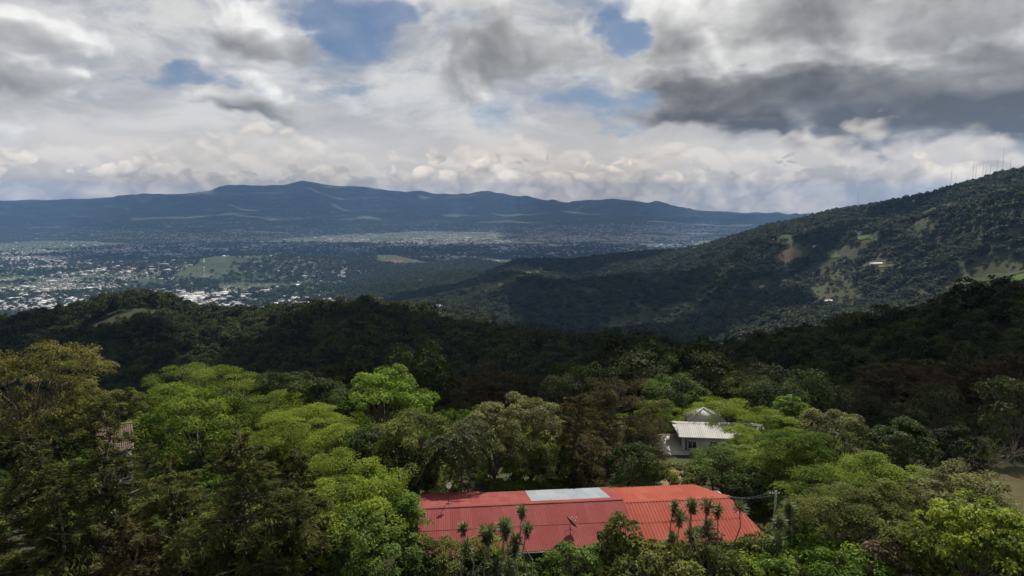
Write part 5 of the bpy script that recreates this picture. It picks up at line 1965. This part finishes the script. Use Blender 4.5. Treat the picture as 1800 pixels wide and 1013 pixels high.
# ------------------------------------------------------------------ the trees and plants of the foreground, each set where it stands
def build_garden():
    t = tree
    # left side, from the back to the front
    t('round', 30, 625, 250, 14, 'flower', 'big olive tree with yellowish flowering crown at the left edge', dens=1.1, lobes=9)
    t('feather', 372, 645, 200, 12, 'lime', 'tall pale green feathery tree rising left of the dome-shaped bright tree', lobes=8)
    t('feather', 300, 680, 110, 8.5, 'lime', 'small layered light green tree beside the red-leaved plant')
    t('round', 215, 690, 90, 6, 'olive', 'small olive tree above the brown tiled roof')
    t('round', 145, 690, 90, 7, 'olive', 'small leafy tree between the flowering olive tree and the brown roof')
    t('round', 345, 700, 215, 9.5, 'feather', 'round glossy green tree right of the brown tiled roof', leaf_size=.30, lobes=9)
    t('feather', 480, 690, 150, 9, 'lime', 'light green feathery tree left of the dark pair on the garden edge')
    t('feather', 535, 712, 190, 9, 'lime', 'soft yellow-green tree in the left half of the garden')
    t('round', 510, 662, 120, 10, 'dark', 'left one of the two dark trees behind the yellow-green tree')
    t('round', 570, 668, 110, 10, 'dark', 'right one of the two dark trees, next to the bright dome tree')
    t('round', 672, 664, 155, 10, 'bright', 'bright green dome-shaped tree against the dark ridge', lobes=9, leaf_size=.32)
    t('feather', 600, 745, 150, 8.5, 'lime', 'lime-green tree in front of the bright dome tree')
    t('round', 650, 760, 120, 8, 'dark', 'dark green tree below the bright dome tree')
    t('round', 735, 738, 190, 9, 'olive', 'grey-olive tree left of the palm clump', dens=.9)
    t('round', 690, 790, 110, 6.5, 'dark', 'dark leafy tree left of the long house, beside the big-leaved shrub')
    t('conifer', 178, 700, 290, 17, 'conifer', 'tallest dark feathery conifer in front of the brown roof', 'conifer_tree', needle=.50)
    t('conifer', 40, 742, 260, 16, 'conifer', 'dark feathery conifer at the left edge below the olive tree', 'conifer_tree', needle=.50)
    t('conifer', 420, 745, 270, 16, 'conifer', 'dark feathery conifer under the glossy round tree', 'conifer_tree', needle=.50)
    t('conifer', 300, 800, 230, 13.5, 'conifer', 'low dark conifer between the two larger dark conifers', 'conifer_tree', needle=.50)
    t('conifer', 90, 850, 230, 13, 'conifer', 'low dark conifer in the bottom left corner', 'conifer_tree', needle=.50)
    t('conifer', 520, 790, 190, 13, 'conifer', 'narrow dark conifer nearest the yellow-green bushes', 'conifer_tree', needle=.48)
    t('conifer', 225, 905, 230, 11, 'cypress', 'brownish low conifer at the bottom edge left of the leafy bush', 'conifer_tree', needle=.48)
    t('feather', 590, 800, 150, 8, 'lime', 'yellow-green feathery tree left of the roof above the big leafy bush')
    t('round', 655, 835, 100, 6.5, 'bright', 'small fresh green tree beside the left end of the red roof', leaf_size=.24)
    t('round', 590, 862, 250, 8, 'lime', 'large fine-leaved yellow-green tree left of the red roof', leaf_size=.22, lobes=9, dens=1.1)
    t('round', 440, 900, 220, 8.5, 'olive', 'broad olive-green tree at the bottom edge between conifer and yellow-green tree', leaf_size=.30, lobes=9)
    t('round', 640, 915, 170, 7.5, 'glossy', 'mid green tree at the bottom edge below the fine-leaved tree', leaf_size=.24)
    t('feather', 712, 872, 90, 7.5, 'bright', 'green tree whose twigs hang over the left corner of the red roof', open_=.15)
    # behind the house
    t('round', 728, 800, 95, 4.6, 'glossy', 'dark shrub with large shiny leaves behind the left end of the red roof', 'broadleaf_shrub', 'shrub', leaf_size=.55)
    t('round', 862, 718, 110, 9.5, 'grey', 'grey-green tree between the palm clump and the fine olive tree')
    t('round', 930, 712, 150, 9.5, 'grey', 'fine-leaved grey-olive tree left of the brown cypress', dens=1.1, leaf_size=.2)
    t('round', 960, 765, 100, 7, 'olive', 'olive tree left of the bronze bush')
    t('round', 905, 770, 90, 5.0, 'lime', 'light green tree behind the clipped hedge')
    t('round', 862, 797, 70, 3.2, 'bright', 'bright leafy bush right of the palm clump', 'leafy_bush', 'bush')
    t('round', 915, 808, 75, 2.8, 'bright', 'bright leafy bush above the middle of the hedge', 'leafy_bush', 'bush')
    t('round', 955, 818, 60, 2.4, 'olive', 'olive bush above the right end of the hedge', 'leafy_bush', 'bush')
    t('conifer', 1082, 672, 180, 10.5, 'cypress', 'large brown-green spreading cypress behind the grey roof panel', 'cypress_tree', upsweep=.35, power=.45, ragged=.3, base=.12)
    t('conifer', 1015, 694, 110, 11, 'cypress', 'smaller dark cypress left of the large spreading one', 'cypress_tree', power=.5)
    t('round', 1032, 772, 100, 5.5, 'bronze', 'bronze-leaved bush behind the grey roof panel', 'bronze_bush', 'bush', leaf_size=.28)
    t('round', 1112, 785, 95, 5.5, 'dark', 'dark green rounded bush beside the dirt path', 'round_bush', 'bush', lobes=6)
    t('round', 1150, 812, 45, 3.0, 'olive', 'small olive bush at the top of the dirt path', 'leafy_bush', 'bush')
    t('round', 1190, 666, 130, 8, 'glossy', 'left tree of the shiny-leaved row behind the white house', group=None, leaf_size=.34)
    t('round', 1282, 664, 150, 8, 'olive', 'middle tree of the shiny-leaved row, with yellowish tips', leaf_size=.34)
    t('round', 1362, 680, 110, 8, 'dark', 'dark tree at the right end of the shiny-leaved row')
    t('round', 1388, 700, 70, 8, 'bright', 'small bright green tree at the right end of the shiny-leaved row', leaf_size=.3)
    t('feather', 1150, 705, 80, 6.5, 'feather', 'light green tree between the large cypress and the white house')
    t('feather', 1268, 706, 130, 6.0, 'lime', 'lime-green tree directly behind the white pyramid roof')
    t('feather', 1352, 722, 110, 7, 'feather', 'feathery tree right of the white house roof')
    t('feather', 1322, 752, 90, 6.4, 'feather', 'feathery tree partly covering the white roof', open_=.12)
    t('feather', 1262, 790, 110, 4.8, 'glossy', 'mid green tree in front of the lower white roof')
    t('round', 1205, 822, 70, 3.0, 'olive', 'olive bush in front of the lower white roof', 'leafy_bush', 'bush')
    t('feather', 1300, 795, 120, 4.6, 'feather', 'flat-topped feathery tree below the white house')
    t('feather', 1400, 745, 120, 9, 'feather', 'green feathery tree between the white house and the grey-green tree')
    t('feather', 1400, 785, 170, 6.5, 'gold', 'feathery tree with golden flower tips right of the white house')
    t('round', 1335, 830, 110, 4.2, 'dark', 'dark green tree behind the right end of the red roof')
    t('feather', 1430, 830, 150, 6.0, 'feather', 'layered green tree beside the utility pole')
    t('round', 1462, 728, 130, 9, 'grey', 'grey-green mossy-looking tree left of the dark round tree')
    t('round', 1590, 745, 125, 9, 'dark', 'dark round tree in the shade on the right', lobes=7)
    t('round', 1685, 755, 110, 8, 'forest', 'dull dark tree between the round tree and the bare tree')
    t('feather', 1545, 800, 160, 8, 'feather', 'olive feathery tree in front of the dark round tree')
    t('feather', 1470, 850, 150, 7, 'olive', 'olive tree with visible branches right of the utility pole', open_=.15)
    t('feather', 1570, 850, 140, 7, 'olive', 'brownish olive tree left of the silvery grey tree', open_=.1)
    t('round', 1700, 842, 200, 8, 'grey', 'broad grey-green tree above the golden tree', lobes=9)
    t('round', 1720, 890, 230, 8.5, 'gold', 'golden-green tree in the bottom right corner', leaf_size=.30, lobes=10, clump=.62)
    t('round', 1600, 925, 110, 6, 'olive', 'olive bush left of the golden tree', 'leafy_bush', 'bush')
    t('round', 1560, 955, 120, 4.5, 'bronze', 'brownish shrub at the bottom edge left of the golden tree', 'brown_shrub', 'shrub')
    t('round', 1790, 930, 130, 7.5, 'lime', 'yellow-green tree cut by the right edge at the bottom')
    # in front of the house
    t('round', 1090, 912, 75, 6.4, 'olive', 'upright olive tree in front of the joint of the two red roofs', leaf_size=.30)
    t('round', 1140, 966, 185, 4.8, 'olive', 'wide olive tree with pale glinting leaves in front of the red roof', leaf_size=.32, lobes=10, dens=1.1)
    t('round', 1010, 968, 130, 4.6, 'glossy', 'dark leafy bush below the olive tree at the bottom edge', 'leafy_bush', 'bush')
    t('round', 1250, 952, 110, 3.4, 'dark', 'dark bush under the right cluster of yuccas', 'leafy_bush', 'bush')
    t('round', 1322, 955, 90, 3.2, 'olive', 'olive bush below the right corner of the red roof', 'leafy_bush', 'bush')
    t('round', 1240, 975, 150, 3.6, 'olive', 'wide low olive bush right of the glinting tree', 'leafy_bush', 'bush')
    t('round', 1390, 968, 140, 3.6, 'bright', 'rounded creeper-covered bush at the bottom right of the house', 'creeper_bush', 'bush', lobes=8)
    t('round', 1480, 965, 150, 4.0, 'bright', 'creeper-covered bush left of the brownish shrub', 'creeper_bush', 'bush', lobes=8)
    t('round', 1320, 985, 140, 2.8, 'lime', 'light green creeper mound at the bottom edge', 'creeper_bush', 'bush', lobes=8)
    t('round', 950, 975, 70, 2.0, 'hedge', 'bright green rounded hedge bush below the eave', 'hedge_bush', 'bush', leaf_size=.16)
    t('feather', 780, 952, 95, 4.4, 'olive', 'thin olive tree with pale bent stem before the left part of the roof', open_=.35, bark='pale_bark')
    t('feather', 860, 945, 80, 4.0, 'lime', 'small light tree among the left cluster of yuccas', open_=.3, bark='pale_bark')
    t('round', 845, 978, 120, 2.6, 'dark', 'dark bush under the left cluster of yuccas', 'leafy_bush', 'bush')
    t('round', 735, 965, 90, 4.0, 'glossy', 'green bush at the left corner below the eave', 'leafy_bush', 'bush')
    t('round', 900, 992, 90, 2.6, 'glossy', 'low green bush at the bottom edge below the yuccas', 'leafy_bush', 'bush')

    # palm clump behind the house
    x, y, z, D = plant_at(806, 738, 9.5)
    set_plant('palm_clump', 'clump of dark feather palms with drooping fronds behind the red roof', 'palm', palm_clump(5, 11.5, 8.5, 6, 15), (x, y, z), 'frond', 'bark', crown='fronds', stem='stems')
    # yuccas in front of the roof, left cluster and right cluster
    ylabels = ['leftmost yucca of the left cluster, standing alone', 'short yucca second from the left in the left cluster', 'short yucca third from the left in the left cluster', 'yucca in the middle of the left cluster',
               'thin yucca right of the middle of the left cluster', 'broad-headed yucca in the left cluster', 'two-headed yucca left of the tallest one', 'low yucca with a hanging skirt near the tallest', 'tallest yucca at the right end of the left cluster']
    for k, (px, py, h, nh, D_) in enumerate(((817, 909, 3.4, 1, 46.5), (838, 924, 2.7, 2, 46), (856, 927, 2.6, 2, 46.5), (869, 919, 3.0, 1, 46), (881, 921, 2.8, 2, 47), (899, 909, 3.5, 1, 46.3), (915, 914, 3.3, 2, 46), (907, 933, 2.6, 2, 45.6), (930, 891, 4.1, 2, 46.2))):
        d = ray(px, py)
        x, y = D_ * d[0] / d[1], D_
        ztop = CAM_H + D_ * d[2] / d[1]
        z = float(ground(x, y))
        set_plant('yucca', ylabels[k], 'yucca', yucca(40 + k, ztop - z, nh, .78), (x, y, z), 'blade', 'grey_bark', 'yuccas in front of the red roof', crown='blades', stem='stem')
    ylabels = ['leftmost yucca of the right cluster, with two heads', 'low-headed yucca at the left of the right cluster', 'tall thin yucca left of the middle of the right cluster', 'full-headed yucca in the middle of the right cluster',
               'yucca just right of the full-headed one', 'single yucca standing apart right of the right cluster', 'rightmost slender yucca near the right roof edge', 'thick yucca by the utility pole', 'second yucca right of the utility pole']
    for k, (px, py, h, nh, D_) in enumerate(((1189, 880, 4, 2, 48.5), (1196, 902, 4, 2, 48), (1213, 876, 4, 1, 49), (1223, 877, 4, 2, 48.6), (1240, 878, 4, 2, 49), (1262, 888, 4, 1, 49), (1298, 880, 4, 1, 49.5), (1385, 878, 5, 3, 52), (1375, 905, 4, 2, 50))):
        d = ray(px, py)
        x, y = D_ * d[0] / d[1], D_
        ztop = CAM_H + D_ * d[2] / d[1]
        z = float(ground(x, y))
        set_plant('yucca', ylabels[k], 'yucca', yucca(70 + k, ztop - z, nh, .78, .05, k != 6), (x, y, z), 'blade', 'grey_bark', 'yuccas in front of the red roof', crown='blades', stem='stem')
    # other small plants
    for k, (px, py, h, lab) in enumerate(((262, 683, 4.2, 'dark red-leaved plant standing out against the ridge'), (274, 690, 3.6, 'shorter dark red-leaved plant right of the taller one'))):
        x, y, z, D = plant_at(px, py, h)
        set_plant('red_cordyline', lab, 'plant', yucca(90 + k, h, 3, .8, .1), (x, y, z), 'red', 'bark', 'red-leaved plants', crown='blades', stem='stem')
    x, y, z, D = plant_at(1180, 832, 1.8)
    set_plant('yellow_shrub', 'yellow flowering shrub beside the dirt path', 'shrub', broad_tree(7, 1.8, 1.7, 1500, .16, base=.05), (x, y, z), 'yellow')
    x, y, z, D = plant_at(1745, 752, 7)
    set_plant('bare_tree', 'bare pale tree with no leaves in the shade on the right', 'tree', bare_tree(3, 6.5, 4.5), (x, y, z), 'olive', 'grey_bark')
    for k, (px, py, h, lab) in enumerate(((1500, 985, 1.6, 'silvery strap-leaved plant at the bottom edge right of the creeper'), (1432, 990, 1.5, 'silvery strap-leaved plant at the bottom edge below the creeper'), (1405, 975, 1.8, 'arching pale grass plant left of the silvery plants'))):
        x, y, z, D = plant_at(px, py, h)
        set_plant('strap_leaf_plant', lab, 'plant', grass_tuft(11 + k, h, 2.2, 60, .07), (x, y, z), 'silver', crown='leaves')
    # banana plant right of the utility pole
    x, y, z, D = plant_at(1452, 905, 3.2)
    set_plant('banana_plant', 'banana plant with broad pale arching leaves right of the pole', 'plant', grass_tuft(21, 3.0, 4.2, 12, .42), (x, y, z), 'silver', crown='leaves')


build_garden()
# ------------------------------------------------------------------ the air: haze over the whole valley
def build_haze():
    m_, g, out = new_mat('valley_haze')
    v = g.node('ShaderNodeVolumePrincipled')
    v.inputs['Color'].default_value = (.28, .52, .98, 1)
    v.inputs['Density'].default_value = 3.3e-5
    v.inputs['Anisotropy'].default_value = 0.0
    g.t.links.new(v.outputs[0], out.inputs['Volume'])
    top = float(ZG.max()) + 15.0
    o = MB().box(-30500, 30500, -30500, 30500, float(ZG.min()) - 5.0, max(top, 150.0)).build('haze', m_)
    tag(o, 'thin blue haze lying over the valley and mountains', 'haze', None, 'stuff')


build_haze()
